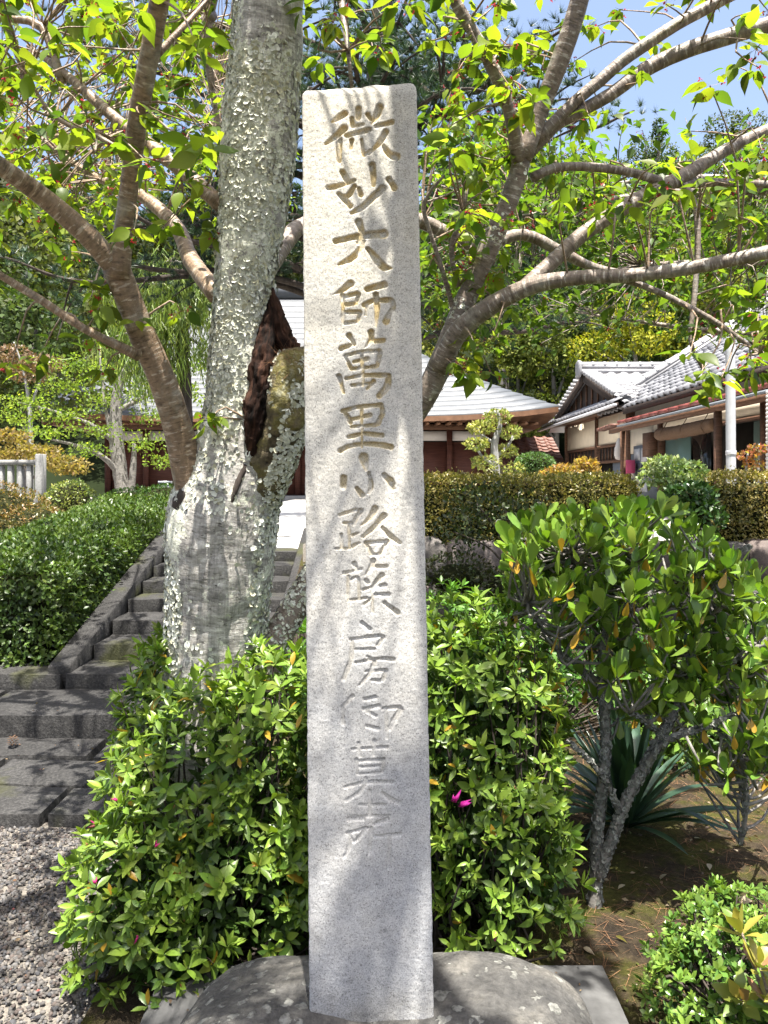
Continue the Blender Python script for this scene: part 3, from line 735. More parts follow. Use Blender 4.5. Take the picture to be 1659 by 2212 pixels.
    V = V.reshape(-1, 3); c = c.reshape(-1, 3)
    def sub(mask, name, lab=None, extra=None):
        q = Q[mask]; used, inv = np.unique(q.ravel(), return_inverse=True)
        vv = V[used]; cc = c[used]; fs = [inv.reshape(-1, 4)]
        if extra is not None:
            fs.append(extra[1] + len(vv)); vv = np.vstack([vv, extra[0]]); cc = np.vstack([cc, extra[2]])
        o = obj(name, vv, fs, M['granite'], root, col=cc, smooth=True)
        if lab: o['label'] = lab
    # sides, back and top: rows of the outline carried back
    rows = np.linspace(0, nz, 131).astype(int); nd = 8; mb = MB()
    for sgn in (-1, 1):
        col_i = 0 if sgn < 0 else nx
        edge = V.reshape(nz + 1, W, 3)[rows, col_i]
        k = np.linspace(0, 1, nd + 1)[None, :, None]
        g = edge[:, None, :] + k * np.array([0, DEPTH, 0]); nzs = .004 * fbm(g * 14, 2, 12)
        g = g + np.stack([sgn * (nzs * np.minimum(k[..., 0] * 4, 1)), nzs * 0, nzs * 0], -1)
        a = (np.arange(len(rows) - 1)[:, None] * (nd + 1) + np.arange(nd)[None])
        q = np.stack([a, a + 1, a + nd + 2, a + nd + 1], -1).reshape(-1, 4)
        mb.add(g.reshape(-1, 3), q if sgn > 0 else q[:, ::-1], col=np.array([.95, .97, 1.0]))
    fr = V.reshape(nz + 1, W, 3)
    top = fr[nz]; g = top[:, None, :] + np.linspace(0, 1, nd + 1)[None, :, None] * np.array([0, DEPTH, 0]); g[:, 1:-1, 2] += .01
    a = (np.arange(nx)[:, None] * (nd + 1) + np.arange(nd)[None]); mb.add(g.reshape(-1, 3), np.stack([a, a + nd + 1, a + nd + 2, a + 1], -1).reshape(-1, 4), col=np.array([.85, .88, .78]))
    b4 = np.array([fr[0, 0], fr[0, nx], fr[nz, nx], fr[nz, 0]]) + [0, DEPTH, 0]
    mb.add(b4, np.array([[1, 0, 3, 2]]), col=np.array([.95, .95, .95]))
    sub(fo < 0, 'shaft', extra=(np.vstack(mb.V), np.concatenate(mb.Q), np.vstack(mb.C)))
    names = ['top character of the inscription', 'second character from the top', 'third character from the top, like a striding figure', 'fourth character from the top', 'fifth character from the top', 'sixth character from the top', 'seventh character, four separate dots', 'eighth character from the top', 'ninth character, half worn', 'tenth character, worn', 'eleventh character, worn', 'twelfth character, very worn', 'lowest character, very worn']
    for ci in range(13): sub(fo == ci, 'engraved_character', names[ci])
build_pillar()

# ------------------------------------------------------------------ boulder the pillar stands in
def build_boulder():
    nu, nv = 150, 70
    a = np.linspace(0, 2 * np.pi, nu, endpoint=False); t = np.linspace(0, 1, nv)
    A, T = np.meshgrid(a, t)
    ca, sa = np.cos(A), np.sin(A); f = lambda x, p: np.sign(x) * np.abs(x) ** p
    rx = np.where(ca < 0, .50, .54); ry = np.where(sa < 0, .42, .27)
    rad = np.sin(T * np.pi / 2) ** .62
    X = -.01 + f(ca, .72) * rx * rad * (1 + .05 * fbm(np.stack([ca, sa, A * 0], -1) * 1.7, 2, 3)); Y = 1.88 + f(sa, .72) * ry * rad
    H = .37; Z = .03 + (H - .03) * np.cos(T * np.pi / 2) ** .36
    P = np.stack([X, Y, Z], -1)
    Z = Z + .040 * fbm(P * 3.0 + 5, 3, 6) * (1 - T ** 4) + .008 * fbm(P * 16, 3, 7)
    # left shoulder stands higher than the right, the crest dips round the pillar foot
    Z = Z + .010 * np.exp(-((X + .20) / .13) ** 2) * (T < .8) - .045 * np.clip((X - .15) / .35, 0, 1) * (1 - T)
    Z = Z - .055 * np.exp(-((X + .03) / .22) ** 2 - ((Y - 1.72) / .14) ** 2)
    X = X + .022 * fbm(P * 5 + 31, 3, 8); Y = Y + .018 * fbm(P * 6 + 51, 2, 9)
    V = np.stack([X, Y, Z], -1).reshape(-1, 3)
    i = (np.arange(nv - 1)[:, None] * nu); j = np.arange(nu)[None]; j2 = (j + 1) % nu
    Q = np.stack([i + j, i + nu + j, i + nu + j2, i + j2], -1).reshape(-1, 4)
    o = obj('base_boulder', V, Q, M['boulder'], smooth=True); tag(o, 'dark rounded boulder spotted with pale lichen at the foot of the pillar', 'boulder')
    n = 26
    return o
build_boulder()
o = stone_block('plinth_slab', -.665, .665, 1.15, 2.40, -.05, .12, None, 'slab', jit=.003)
tag(o, 'flat grey stone slab under the lichen spotted boulder', 'slab')
# ================================================================== the old cherry tree
def rows(L): return np.array([[*at(a, b, Y), px(w_, Y) / 2] for a, b, Y, w_ in L])
cherry = thing('cherry_tree', 'old cherry tree with lichen covered trunk and broken hollow stub beside the pillar', 'tree', (-.63, 3.0, .06))
SK = []                                      # skeleton points with radius, for twigs
def limb(L, name='limb', mat='bark', sides=12, step=.04, rough=.06, root=None, world=False, rs=12, seed=1, ridged=False, col=None):
    pts = np.array(L, float) if world else rows(L)
    V, fs, uv, fr = tube(pts, step, sides, rough, rs, seed, ridged=ridged)
    o = obj(name, V, fs, M[mat], root or cherry, uv=uv, smooth=True, col=col(V) if col else None)
    if (root or cherry) is cherry: SK.append(np.column_stack([fr[0], fr[1]]))
    return fr
def acc(P, th):
    vy = HY - (P[:, 2] - EYE) * F / P[:, 1]
    up = np.clip((960 - vy) / 60, 0, 1); top = np.clip((140 - vy) / 120, 0, 1)
    low = np.clip((vy - 1090) / 40, 0, 1)
    a = up * (.62 + .18 * (th < .5) - .25 * (th > .9)) - top * .8 * (th > -.5)
    a = a + low * np.where(th < -.55, .68, np.where(th > .75, .42, .06)) + (1 - up) * (1 - low) * np.where(th < -.5, .5, .2)
    return a
def trunk_lichen(V):
    cx_ = np.interp(V[:, 2], TC[:, 2], TC[:, 0]); cy_ = np.interp(V[:, 2], TC[:, 2], TC[:, 1])
    th = np.arctan2(V[:, 0] - cx_, -(V[:, 1] - cy_)); a = acc(V, th) + .35 * fbm(V * 7, 3, 3)
    return np.repeat(np.clip(a, 0, 1)[:, None], 3, 1)
TC = np.array([at(a, b, Y) for a, b, Y in [(472,1960,3.0),(465,1420,2.98),(482,1120,2.92),(522,900,2.87),(515,770,2.83),(545,420,2.75),(568,200,2.7),(592,-200,2.6),(600,-500,2.5)]])
TR = limb([(472,1960,3.0,265),(462,1700,3.0,232),(465,1420,2.98,214),(474,1250,2.95,222),(482,1120,2.92,232),(505,1020,2.9,200),(522,900,2.87,160),(515,770,2.83,122),(525,640,2.8,120),(548,440,2.75,146),(562,285,2.72,158),(572,150,2.69,150),(582,0,2.65,146),(592,-200,2.6,140),(600,-500,2.5,110),(590,-760,2.3,80)],
          'trunk', 'bark_old', 64, .015, .11, rs=9, seed=3, col=trunk_lichen)
limb([(470,1190,2.93,88.8),(436,1110,2.87,82.9),(408,1030,2.82,68.1),(385,930,2.77,62.9),(350,820,2.7,59.2),(310,730,2.64,57.7),(275,640,2.58,57.7),(248,572,2.54,59.2)], mat='bark_brown', sides=18, rough=.05)
limb([(256,590,2.55,48.4),(200,520,2.48,46.8),(100,432,2.4,42.9),(0,360,2.3,39),(-150,260,2.15,34.3),(-330,150,2.0,23.4)], mat='bark_brown', sides=14)
limb([(256,600,2.54,52),(266,500,2.5,41),(280,400,2.45,40),(298,260,2.36,42),(325,110,2.26,42),(345,0,2.2,42),(380,-200,2.05,34),(430,-450,1.9,24),(480,-700,1.75,12)], mat='bark_brown', sides=14)
limb([(300,770,2.6,25.5),(250,745,2.55,20.4),(180,710,2.5,18.7),(90,650,2.45,18.7),(0,595,2.4,17),(-90,540,2.35,11.9)], mat='bark_brown', sides=10)
limb([(478,445,2.72,36),(400,375,2.75,32),(310,305,2.8,30),(230,240,2.85,24),(140,160,2.9,18),(60,100,2.95,8)], mat='bark_brown', sides=10)
limb([(470,640,2.95,42),(412,562,3.1,38),(380,490,3.2,32),(300,420,3.3,26),(200,380,3.4,16),(90,300,3.5,8)], mat='bark_brown', sides=10)
limb([(330,130,2.27,16),(395,60,2.3,13),(440,10,2.35,9),(500,-60,2.4,5)], mat='bark_brown', sides=6)
limb([(285,340,2.42,14),(210,295,2.4,11),(120,255,2.4,9),(60,170,2.4,6)], mat='bark_brown', sides=6)
limb([(135,180,2.9,18),(90,60,2.9,20),(0,40,2.9,14),(-90,30,2.9,10)], mat='bark_brown', sides=8)
RS = limb([(550,1500,3.0,77),(588,1400,3.02,64.4),(640,1308,3.07,58.8),(705,1200,3.1,56),(790,1065,3.1,54.6),(870,930,3.05,54.6),(925,845,3.0,51.8),(965,755,2.95,51.8),(1010,640,2.92,44.1),(1060,530,2.88,42),(1105,420,2.84,40.6),(1132,330,2.8,39.2)], mat='bark', sides=18, rough=.07)
limb([(1122,350,2.8,34),(1098,230,2.72,30),(1060,140,2.66,28),(1010,50,2.6,26),(965,-30,2.55,24),(930,-150,2.4,14)], sides=10)
limb([(1130,345,2.8,37.7),(1165,250,2.78,34.4),(1195,170,2.74,39.4),(1225,90,2.7,41),(1255,-10,2.66,39.4),(1290,-150,2.6,32.8),(1330,-320,2.5,21.3)], sides=12)
limb([(1150,310,2.82,26),(1240,222,2.8,26),(1295,177,2.79,27),(1343,134,2.78,27),(1391,100,2.77,27),(1463,53,2.76,27),(1535,14,2.75,27),(1660,-50,2.7,24)], sides=10)
limb([(1128,350,2.86,25.6),(1199,273,2.84,27.2),(1238,250,2.83,27.2),(1319,205,2.8,28.8),(1391,153,2.78,32),(1487,108,2.75,33.6),(1659,55,2.7,33.6),(1800,20,2.65,32)], sides=12)
limb([(945,800,2.96,48.6),(985,725,2.9,45.6),(1040,675,2.85,42.6),(1110,635,2.8,39.5),(1170,612,2.76,36.5),(1260,600,2.7,31.2),(1370,595,2.64,29.6),(1500,578,2.58,29.6),(1659,545,2.5,28.9),(1800,510,2.45,27.4)], sides=14)
limb([(1120,634,2.84,34.3),(1190,570,2.86,32.8),(1255,510,2.87,32.8),(1330,460,2.88,32.8),(1400,420,2.9,32.8),(1470,385,2.9,31.2),(1560,330,2.92,26.5),(1659,280,2.95,23.4),(1800,220,3,20.3)], sides=12)
limb([(1150,385,2.85,22),(1200,363,2.87,20),(1280,362,2.9,20),(1370,375,2.9,20),(1450,397,2.9,22),(1560,395,2.95,18),(1700,402,3,16)], sides=8)
limb([(1478,400,2.88,15),(1503,450,2.87,14),(1507,540,2.86,13),(1500,640,2.85,12),(1492,740,2.84,9),(1520,800,2.83,7)], sides=6)
limb([(1330,600,2.68,16),(1400,622,2.67,14),(1480,660,2.66,13),(1560,705,2.65,12),(1640,765,2.64,8)], sides=6)
limb([(575,590,2.9,39.1),(620,520,3.05,39.1),(655,488,3.15,35.7),(780,452,3.25,34),(912,480,3.3,32.3),(1027,532,3.35,27.2),(1128,508,3.45,25.5),(1214,546,3.5,23.8),(1286,580,3.55,18.7),(1400,600,3.6,11.9)], sides=10)
limb([(985,690,2.95,12),(960,600,2.9,11),(935,520,2.88,10),(915,440,2.85,9),(960,380,2.8,6)], sides=6)
limb([(990,620,2.9,12),(975,540,2.86,12),(1000,460,2.8,10),(1010,400,2.78,6)], sides=6)
limb([(735,-30,2.6,16),(742,40,2.55,14),(752,110,2.5,12),(760,190,2.5,9)], sides=6)
# boughs over the place where the photographer stands
for L in [[(-.35,2.55,3.5,.08),(-.1,2.0,3.9,.06),(.2,1.2,4.1,.045),(.5,.3,4.2,.03),(.8,-.6,4.2,.012)],
          [(-.34,2.5,3.7,.07),(-.9,1.9,4.2,.05),(-1.6,1.3,4.4,.03),(-2.2,.6,4.5,.012)],
          [(.66,2.6,3.3,.035),(.8,1.9,3.6,.03),(.9,1.0,3.8,.02),(1.0,.2,3.9,.01)],
          [(-.4,2.6,3.4,.07),(-1.2,3.4,4.2,.05),(-2.4,4.6,4.5,.035),(-3.6,6.0,4.6,.012)], [(-1.4,3.6,4.25,.04),(-2.6,3.9,4.2,.03),(-4.2,4.4,4.3,.012)], [(-2.2,4.4,4.45,.03),(-2.4,5.6,4.2,.022),(-2.2,6.8,4.0,.01)], [(-.42,2.6,3.4,.06),(-.8,3.8,3.95,.04),(-1.1,5.0,4.2,.028),(-1.3,6.5,4.2,.01)], [(-.9,4.2,4.0,.03),(-1.7,5.1,3.95,.02),(-2.0,6.2,3.7,.01)],
          [(-.36,2.5,3.6,.06),(.4,3.3,4.4,.04),(1.2,4.0,4.9,.025),(1.9,4.6,5.2,.012)]]:
    limb(L, world=True, sides=8, step=.1)
# broken hollow stub, rotten heartwood, crack, knot
ST = limb([(552,1095,2.90,90),(586,990,2.83,110),(612,895,2.78,112),(634,815,2.76,104),(652,770,2.75,80)], 'broken_stub', 'mossbark', 40, .008, .42, rs=(17, 17, 12), seed=11)
limb([(533,1020,2.80,20),(547,930,2.755,38),(563,830,2.745,44),(577,740,2.76,34),(584,650,2.79,12)], 'rotten_heartwood', 'rotten', 40, .006, .55, rs=(60, 60, 8), seed=12, ridged=True)
limb([(585,625,2.80,12),(600,700,2.79,30),(618,760,2.80,46),(650,800,2.82,58)], 'rotten_heartwood', 'rotten', 30, .008, .6, rs=(60, 60, 14), seed=14, ridged=True)
limb([(528,1005,2.755,18),(510,1055,2.738,13),(494,1105,2.745,11),(478,1160,2.755,4)], 'crack', 'bark_dark', 10, .01, .3, rs=50, seed=15)
limb([(412,1125,2.84,30),(410,1090,2.815,62),(420,1055,2.83,50)], 'knot', 'bark_dark', 30, .008, .5, rs=(40, 40, 30), seed=16)

# foliose lichen: small lobed plates standing off the bark
def flakes(fr, n, accept, size=(.006, .015), seed=0, cols=((.56, .57, .46), (.74, .75, .66), (.54, .52, .37)), span=2.0, off=1.02):
    C, r, A, B = fr; ks = []; ths = []; got = 0
    while got < n:
        k = rng.integers(0, len(C) - 1, 4 * n); th = rng.uniform(-span, span, 4 * n); f_ = rng.random(4 * n)[:, None]
        P = C[k] * (1 - f_) + C[k + 1] * f_ + (A[k] * np.cos(th)[:, None] + B[k] * np.sin(th)[:, None]) * r[k][:, None]
        pr = accept(P, th) + .35 * fbm(P * 7, 3, seed) + .25 * fbm(P * 26, 2, seed + 5)
        ok = rng.random(4 * n) < np.clip(pr, 0, 1) ** 1.5
        ks.append(k[ok] + f_[ok, 0]); ths.append(th[ok]); got += ok.sum()
    kf = np.concatenate(ks)[:n]; th = np.concatenate(ths)[:n]; k = kf.astype(int); f_ = (kf - k)[:, None]; CC_ = C[k] * (1 - f_) + C[k + 1] * f_
    N = nrm(A[k] * np.cos(th)[:, None] + B[k] * np.sin(th)[:, None]); P = CC_ + N * (r[k] * off)[:, None]
    Nt = nrm(N + .3 * rng.normal(size=N.shape)); e1 = nrm(np.cross(Nt, rand_dir(n))); e2 = np.cross(Nt, e1)
    a = np.linspace(0, 2 * np.pi, 7, endpoint=False); s = rng.uniform(*size, n)
    rr = s[:, None] * rng.uniform(.55, 1.25, (n, 7)); lift = s[:, None] * rng.uniform(-.05, .2, (n, 7))
    V = P[:, None] + e1[:, None] * (rr * np.cos(a))[..., None] + e2[:, None] * (rr * np.sin(a))[..., None] + Nt[:, None] * lift[..., None]
    V = np.concatenate([P[:, None] - Nt[:, None] * .001, V], 1)
    T = np.array([[0, 1 + j, 1 + (j + 1) % 7] for j in range(7)])
    T = (T[None] + (np.arange(n) * 8)[:, None, None]).reshape(-1, 3)
    cc = np.array(cols)[rng.choice(len(cols), n, p=[.45, .4, .15] if len(cols) == 3 else None)] * rng.uniform(.75, 1.15, (n, 1))
    return V.reshape(-1, 3), T, np.repeat(cc, 8, axis=0)
V, T, C = flakes(TR, 17000, acc, (.0035, .012), 3)
obj('lichen', V, T, M['lichen'], cherry, col=C, kind='stuff')
V, T, C = flakes(RS, 1500, lambda P, th: np.where(P[:, 2] < 1.3, .6, .12), (.004, .010), 19, span=3.1)
obj('lichen', V, T, M['lichen'], cherry, col=C, kind='stuff')
V, T, C = flakes(ST, 1500, lambda P, th: np.where(th > .2, .55, .1), (.004, .011), 9, off=1.05)
obj('lichen', V, T, M['lichen'], cherry, col=C, kind='stuff')

# leaf clusters
SKA = np.vstack(SK)
def clusters_box(n, bx, by, bY, keep=None):
    P = []
    while len(P) < n:
        x, y, Y = rng.uniform(*bx), rng.uniform(*by), rng.uniform(*bY)
        if keep and rng.random() > keep(x, y): continue
        P.append(at(x, y, Y))
    return np.array(P)
def skyhole(x, y): return .4 if (x > 1270 and y < 300) else (.45 if x > 1150 and y < 350 else 1)
CL = [clusters_box(40, (-60, 480), (-60, 330), (1.95, 2.6)), clusters_box(150, (-60, 470), (-80, 500), (2.7, 4.2)),
      clusters_box(10, (-40, 300), (590, 800), (2.3, 2.7)), clusters_box(8, (-40, 440), (330, 640), (2.2, 3.0)),
      clusters_box(22, (640, 1010), (-60, 150), (2.2, 3.0)), clusters_box(110, (960, 1700), (-60, 480), (2.3, 3.3), skyhole),
      clusters_box(30, (915, 1130), (230, 740), (2.75, 3.5)), clusters_box(20, (1480, 1700), (600, 850), (2.4, 2.8)),
      clusters_box(6, (960, 1120), (700, 900), (2.7, 3.0)), clusters_box(3, (330, 460), (660, 960), (2.55, 2.75))]
VIS = np.vstack(CL)
def over(n):
    P = []
    while len(P) < n:
        p = np.array([rng.uniform(-2.0, .9), rng.uniform(.1, 1.6), rng.uniform(2.9, 4.6)])
        if len(P) < 75: p[:2] = rng.uniform([-.40, .3], [.14, 1.45])  # unseen clusters added on the sun's side, to shade the pillar's left strip
        if p[2] < EYE + .64 * p[1] + .12: continue
        if fbm(p[None] * [2.6, 2.6, .4], 2, 77)[0] < -.05: continue
        P.append(p)
    return np.array(P)
def backleft(n):
    P = []
    while len(P) < n:
        p = np.array([rng.uniform(-4.4, -.75), rng.uniform(3.6, 7.2), rng.uniform(2.9, 5.6)])
        vx = CX + p[0] * F / p[1]; vy = HY - (p[2] - EYE) * F / p[1]
        if vy > 480 or fbm(p[None] * 1.6, 2, 55)[0] < -.25: continue
        P.append(p)
    return np.array(P)
OV = over(460); BL = backleft(720)
ALLC = np.vstack([VIS, OV, BL]); nV = len(VIS)
d2 = ((ALLC[:, None, :] - SKA[None, ::3, :3]) ** 2).sum(-1); near = SKA[::3][d2.argmin(1)]
# pull each cluster towards its branch when it hangs too far away
vec = ALLC - near[:, :3]; L_ = np.linalg.norm(vec, axis=1)
mx = np.where(np.arange(len(ALLC)) < nV, .55, .9)
ALLC = near[:, :3] + vec * np.minimum(1, mx / np.maximum(L_, 1e-6))[:, None]
tw = MB()
for k in range(len(ALLC)):
    a = near[k, :3]; b = ALLC[k]; mid = (a + b) / 2 + rng.normal(size=3) * .03 + [0, 0, .03]
    r0 = .0042 if k < nV else .006
    V, fs, uv, _ = tube([[*a, r0], [*mid, r0 * .75], [*b, r0 * .4]], .12, 5 if k < nV else 3, 0, cap=False)
    tw.add(V, fs, uv=uv)
tw.build('twigs', M['bark_brown'], cherry, smooth=True, kind='stuff')
def cherry_leaves(P, k, size):
    n = len(P); O = []; D = []; U = []; S = []
    for j in range(k):
        d = rand_dir(n); d[:, 2] = d[:, 2] * .45 - .28; d = nrm(d)
        O.append(P + d * .012 + rng.normal(size=(n, 3)) * .012); D.append(d)
        U.append(np.array([0, 0, 1.]) + .45 * rng.normal(size=(n, 3))); S.append(rng.uniform(*size, n))
    return np.vstack(O), np.vstack(D), np.vstack(U), np.concatenate(S)
Y1, G1 = (.22, .285, .035), (.055, .105, .02)
O, D, U, S = cherry_leaves(ALLC[:nV], 7, (.038, .085))
t = rng.random(len(O)) ** .9; col = mixcol(Y1, G1, t, .16)
vx = CX + O[:, 0] * F / O[:, 1]; vy = HY - (O[:, 2] - EYE) * F / O[:, 1]
inf = (vx > -20) & (vx < 1680) & (vy > -20) & (vy < 1100); score = np.where(inf, S / O[:, 1], 0)
pick = np.argsort(-score)[:300]; rest = np.setdiff1d(np.arange(len(O)), pick)
leaf_parts(cherry, LEAF_CHE, O[pick], D[pick], U[pick], S[pick], col[pick], M['leaf_thin'])
V, T, C = scatter(LEAF_CHE, O[rest], D[rest], U[rest], S[rest], col[rest])
O2, D2, U2, S2 = cherry_leaves(ALLC[nV:], 9, (.05, .085)); c2 = mixcol(Y1, G1, rng.random(len(O2)), .14)
V2, T2, C2 = scatter(leaf_tpl([(.4, .27)], .22, .2), O2, D2, U2, S2, c2)
obj('foliage', np.vstack([V, V2]), np.vstack([T, T2 + len(V)]), M['leaf_thin'], cherry, col=np.vstack([C, C2]), smooth=True, kind='stuff')
# spent blossoms: thin red stalks and calyces left on the twigs
def calyx(P, n_each=5):
    Q = np.repeat(P, n_each, 0); n = len(Q); d = rand_dir(n); d[:, 2] -= .5
    V1, T1, C1 = scatter((np.array([[0, -.02, 0], [0, .02, 0], [1, .02, 0], [1, -.02, 0]]), np.array([[0, 1, 2], [0, 2, 3]])), Q, d, rand_dir(n), rng.uniform(.025, .045, n), np.tile([.20, .07, .04], (n, 1)), 1.0)
    e = Q + nrm(d) * .036; m_ = 5
    E = np.repeat(e, m_, 0); V3, T3, C3 = scatter(LEAF_FAR, E, rand_dir(n * m_), rand_dir(n * m_), rng.uniform(.006, .011, n * m_), np.tile([.36, .035, .05], (n * m_, 1)))
    return np.vstack([V1, V3]), np.vstack([T1, T3 + len(V1)]), np.vstack([C1, C3])
V, T, C = calyx(ALLC[:nV][rng.random(nV) < .55])
obj('spent_blossoms', V, T, M['flower'], cherry, col=C, kind='stuff')
# pine needles caught on the stub
P = at(632, 780, 2.72) + rng.normal(size=(260, 3)) * [.035, .03, .035]; d = rand_dir(260); d[:, 2] -= .35
V, T, C = scatter(LEAF_STRIP, P, d, rand_dir(260), rng.uniform(.05, .11, 260), np.tile([.16, .085, .045], (260, 1)) * rng.uniform(.6, 1.3, (260, 1)), .22)
obj('needle_litter', V, T, M['lichen'], cherry, col=C, kind='stuff')

# ------------------------------------------------------------------ a second cherry reaching in from the right
ch2 = thing('cherry_tree', 'farther cherry tree whose leafy branches reach in from the right above the roofs', 'tree', (4.6, 6.0, 1.0))
SK2 = []
for L in [[(4.6,6,.9,.16),(4.5,5.9,2.0,.14),(4.2,5.8,2.8,.11),(3.6,5.6,3.3,.08),(2.8,5.4,3.5,.05),(1.8,5.3,3.45,.03),(.9,5.3,3.3,.012)],
          [(4.3,5.8,2.6,.09),(3.5,5.4,2.9,.06),(2.6,5.1,2.95,.035),(1.6,5.0,2.9,.015)], [(4.4,5.9,2.3,.07),(3.6,6.2,2.6,.05),(2.6,6.4,2.75,.025),(1.7,6.5,2.9,.01)],
          [(3.7,5.6,3.2,.06),(3.0,5.9,3.7,.04),(2.2,6.2,3.9,.02),(1.2,6.4,3.8,.01)]]:
    fr = limb(L, root=ch2, world=True, sides=9, step=.08); SK2.append(fr[0])
SK2 = np.vstack(SK2)
P = clusters_box(560, (905, 1720), (250, 745), (4.7, 6.6), lambda x, y: .25 if (x > 1300 and y < 400) else (.45 if y > 650 else 1))
near = SK2[((P[:, None] - SK2[None]) ** 2).sum(-1).argmin(1)]; tw = MB()
for a, b in zip(near, P):
    V, fs, uv, _ = tube([[*a, .006], [*((a + b) / 2 + rng.normal(size=3) * .06), .0045], [*b, .002]], .3, 3, 0, cap=False); tw.add(V, fs, uv=uv)
tw.build('twigs', M['bark'], ch2, kind='stuff')
O, D, U, S = cherry_leaves(P, 9, (.06, .10)); O = O + rng.normal(size=O.shape) * .05
V, T, C = scatter(leaf_tpl([(.4, .27)], .22, .2), O, D, U, S, mixcol((.105, .165, .028), (.038, .08, .018), rng.random(len(O)), .15))
obj('foliage', V, T, M['leaf_thin'], ch2, col=C, smooth=True, kind='stuff')
V, T, C = calyx(P[::2], 3); obj('spent_blossoms', V, T, M['flower'], ch2, col=C, kind='stuff')
# ================================================================== shrubs near the camera
def rosette_bush(name, label, cat, loc, blobs, n, k, inc, size, tpl, mat, cA, cB, up=.6, nparts=300, inner=.7, twig_mat='bark_dark', seed=0, buds=0, yellow=0.0, extra=None, axis_noise=.35, depth=.25):
    root = thing(name, label, cat, loc)
    P, N = blob_points(blobs, n, seed, depth=depth, rough=.14)
    if extra is not None: P = np.vstack([P, extra]); N = np.vstack([N, np.tile([0, -.3, 1], (len(extra), 1))])
    keep = P[:, 2] > .09; P = P[keep]; N = N[keep]
    A = nrm(N * .75 + [0, 0, up] + axis_noise * rng.normal(size=P.shape))
    sz = size * rng.uniform(.62, 1.3, len(P))
    O, D, U, S, I, Yg = rosettes(P, A, k, inc, sz)
    t = np.clip(rng.random(len(P))[I] * .8 + .25 * rng.random(len(O)) - .35 * Yg, 0, 1)
    col = mixcol(cA, cB, t, .14)
    yl = rng.random(len(O)) < yellow; col[yl] = np.array([.42, .26, .03]) * rng.uniform(.7, 1.2, (yl.sum(), 1))
    # nearest to the camera first: those become leaves of their own
    vx = CX + O[:, 0] * F / O[:, 1]; vy = HY - (O[:, 2] - EYE) * F / O[:, 1]
    vis = (vx > 5) & (vx < 1650) & (vy < 2205) & ~((vx > 640) & (vx < 945) & (O[:, 1] > PY)) 
    facing = -(D[:, 1]) * .0 - (N[I][:, 1])
    sc_ = np.where(vis, -O[:, 1] + .12 * facing + .05 * rng.normal(size=len(O)), -99)
    pick = np.argsort(-sc_)[:nparts]; rest = np.setdiff1d(np.arange(len(O)), pick)
    leaf_parts(root, tpl, O[pick], D[pick], U[pick], S[pick], col[pick], M[mat])
    V, T, C = scatter(tpl, O[rest], D[rest], U[rest], S[rest], col[rest])
    # darker leaves further in
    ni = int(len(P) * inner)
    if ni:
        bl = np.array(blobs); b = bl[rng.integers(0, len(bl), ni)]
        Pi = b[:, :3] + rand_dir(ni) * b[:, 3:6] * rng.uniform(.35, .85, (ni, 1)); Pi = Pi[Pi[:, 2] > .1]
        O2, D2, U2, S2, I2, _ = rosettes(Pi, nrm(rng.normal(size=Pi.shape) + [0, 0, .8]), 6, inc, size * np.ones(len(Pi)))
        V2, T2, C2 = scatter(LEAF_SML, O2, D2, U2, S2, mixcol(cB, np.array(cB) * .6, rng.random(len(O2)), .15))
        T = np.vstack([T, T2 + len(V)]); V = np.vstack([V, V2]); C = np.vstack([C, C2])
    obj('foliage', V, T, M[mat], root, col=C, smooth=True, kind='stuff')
    st = MB(); base = np.array([loc[0], loc[1], loc[2]])
    for p in P[rng.choice(len(P), min(len(P), 130), replace=False)]:
        b0 = base + [rng.normal() * .06 + (p[0] - base[0]) * .35, rng.normal() * .05 + (p[1] - base[1]) * .35, .02]
        m_ = b0 * .45 + p * .55 + rng.normal(size=3) * .03
        V, fs, uv, _ = tube([[*b0, .006], [*m_, .0045], [*p, .002]], .1, 4, 0, cap=False); st.add(V, fs, uv=uv)
    st.build('stems', M[twig_mat], root, smooth=True, kind='stuff')
    return root, P, A
BUD = (np.array([[0, 0, 0], [.35, .16, 0], [.35, -.08, .14], [.35, -.08, -.14], [1, 0, 0]]), np.array([[0, 2, 1], [0, 3, 2], [0, 1, 3], [1, 2, 4], [2, 3, 4], [3, 1, 4]]))
def buds(root, pts, A, size, col, name='flower_bud', each=3):
    for p, a in zip(pts, A):
        for j in range(each):
            d = nrm(a + .3 * rng.normal(size=3))
            V, T, C = scatter(BUD, p[None], d[None], rand_dir(1), size * rng.uniform(.8, 1.2), np.array([col]))
            obj(name, V, T, M['flower'], root, col=C)
AZ1, AZ2 = (.205, .305, .042), (.055, .105, .021)
az, P, A = rosette_bush('azalea_bush', 'broad bright green azalea bush at the foot of the cherry trunk, left of the pillar', 'bush', (-.6, 2.6, .03),
    [(-.60, 2.66, .42, .35, .32, .50), (-.36, 2.66, .48, .30, .30, .54), (-.74, 2.48, .22, .25, .24, .34), (-.45, 2.48, .25, .30, .20, .36), (-.80, 2.95, .68, .17, .22, .32), (-.64, 2.36, .12, .24, .16, .2)],
    1450, 7, (22, 88), .051, LEAF_ELL, 'leaf', AZ1, AZ2, up=.45, yellow=.014, seed=1)
front = P[:, 1] < 2.5
idx = np.where(front)[0]; sel = rng.choice(idx, 7, replace=False); buds(az, P[sel] + A[sel] * .012, A[sel], .026, (.42, .03, .16))
sel = rng.choice(idx, 22, replace=False); buds(az, P[sel] + A[sel] * .01, A[sel], .014, (.30, .15, .06), 'leaf_bud', 2)
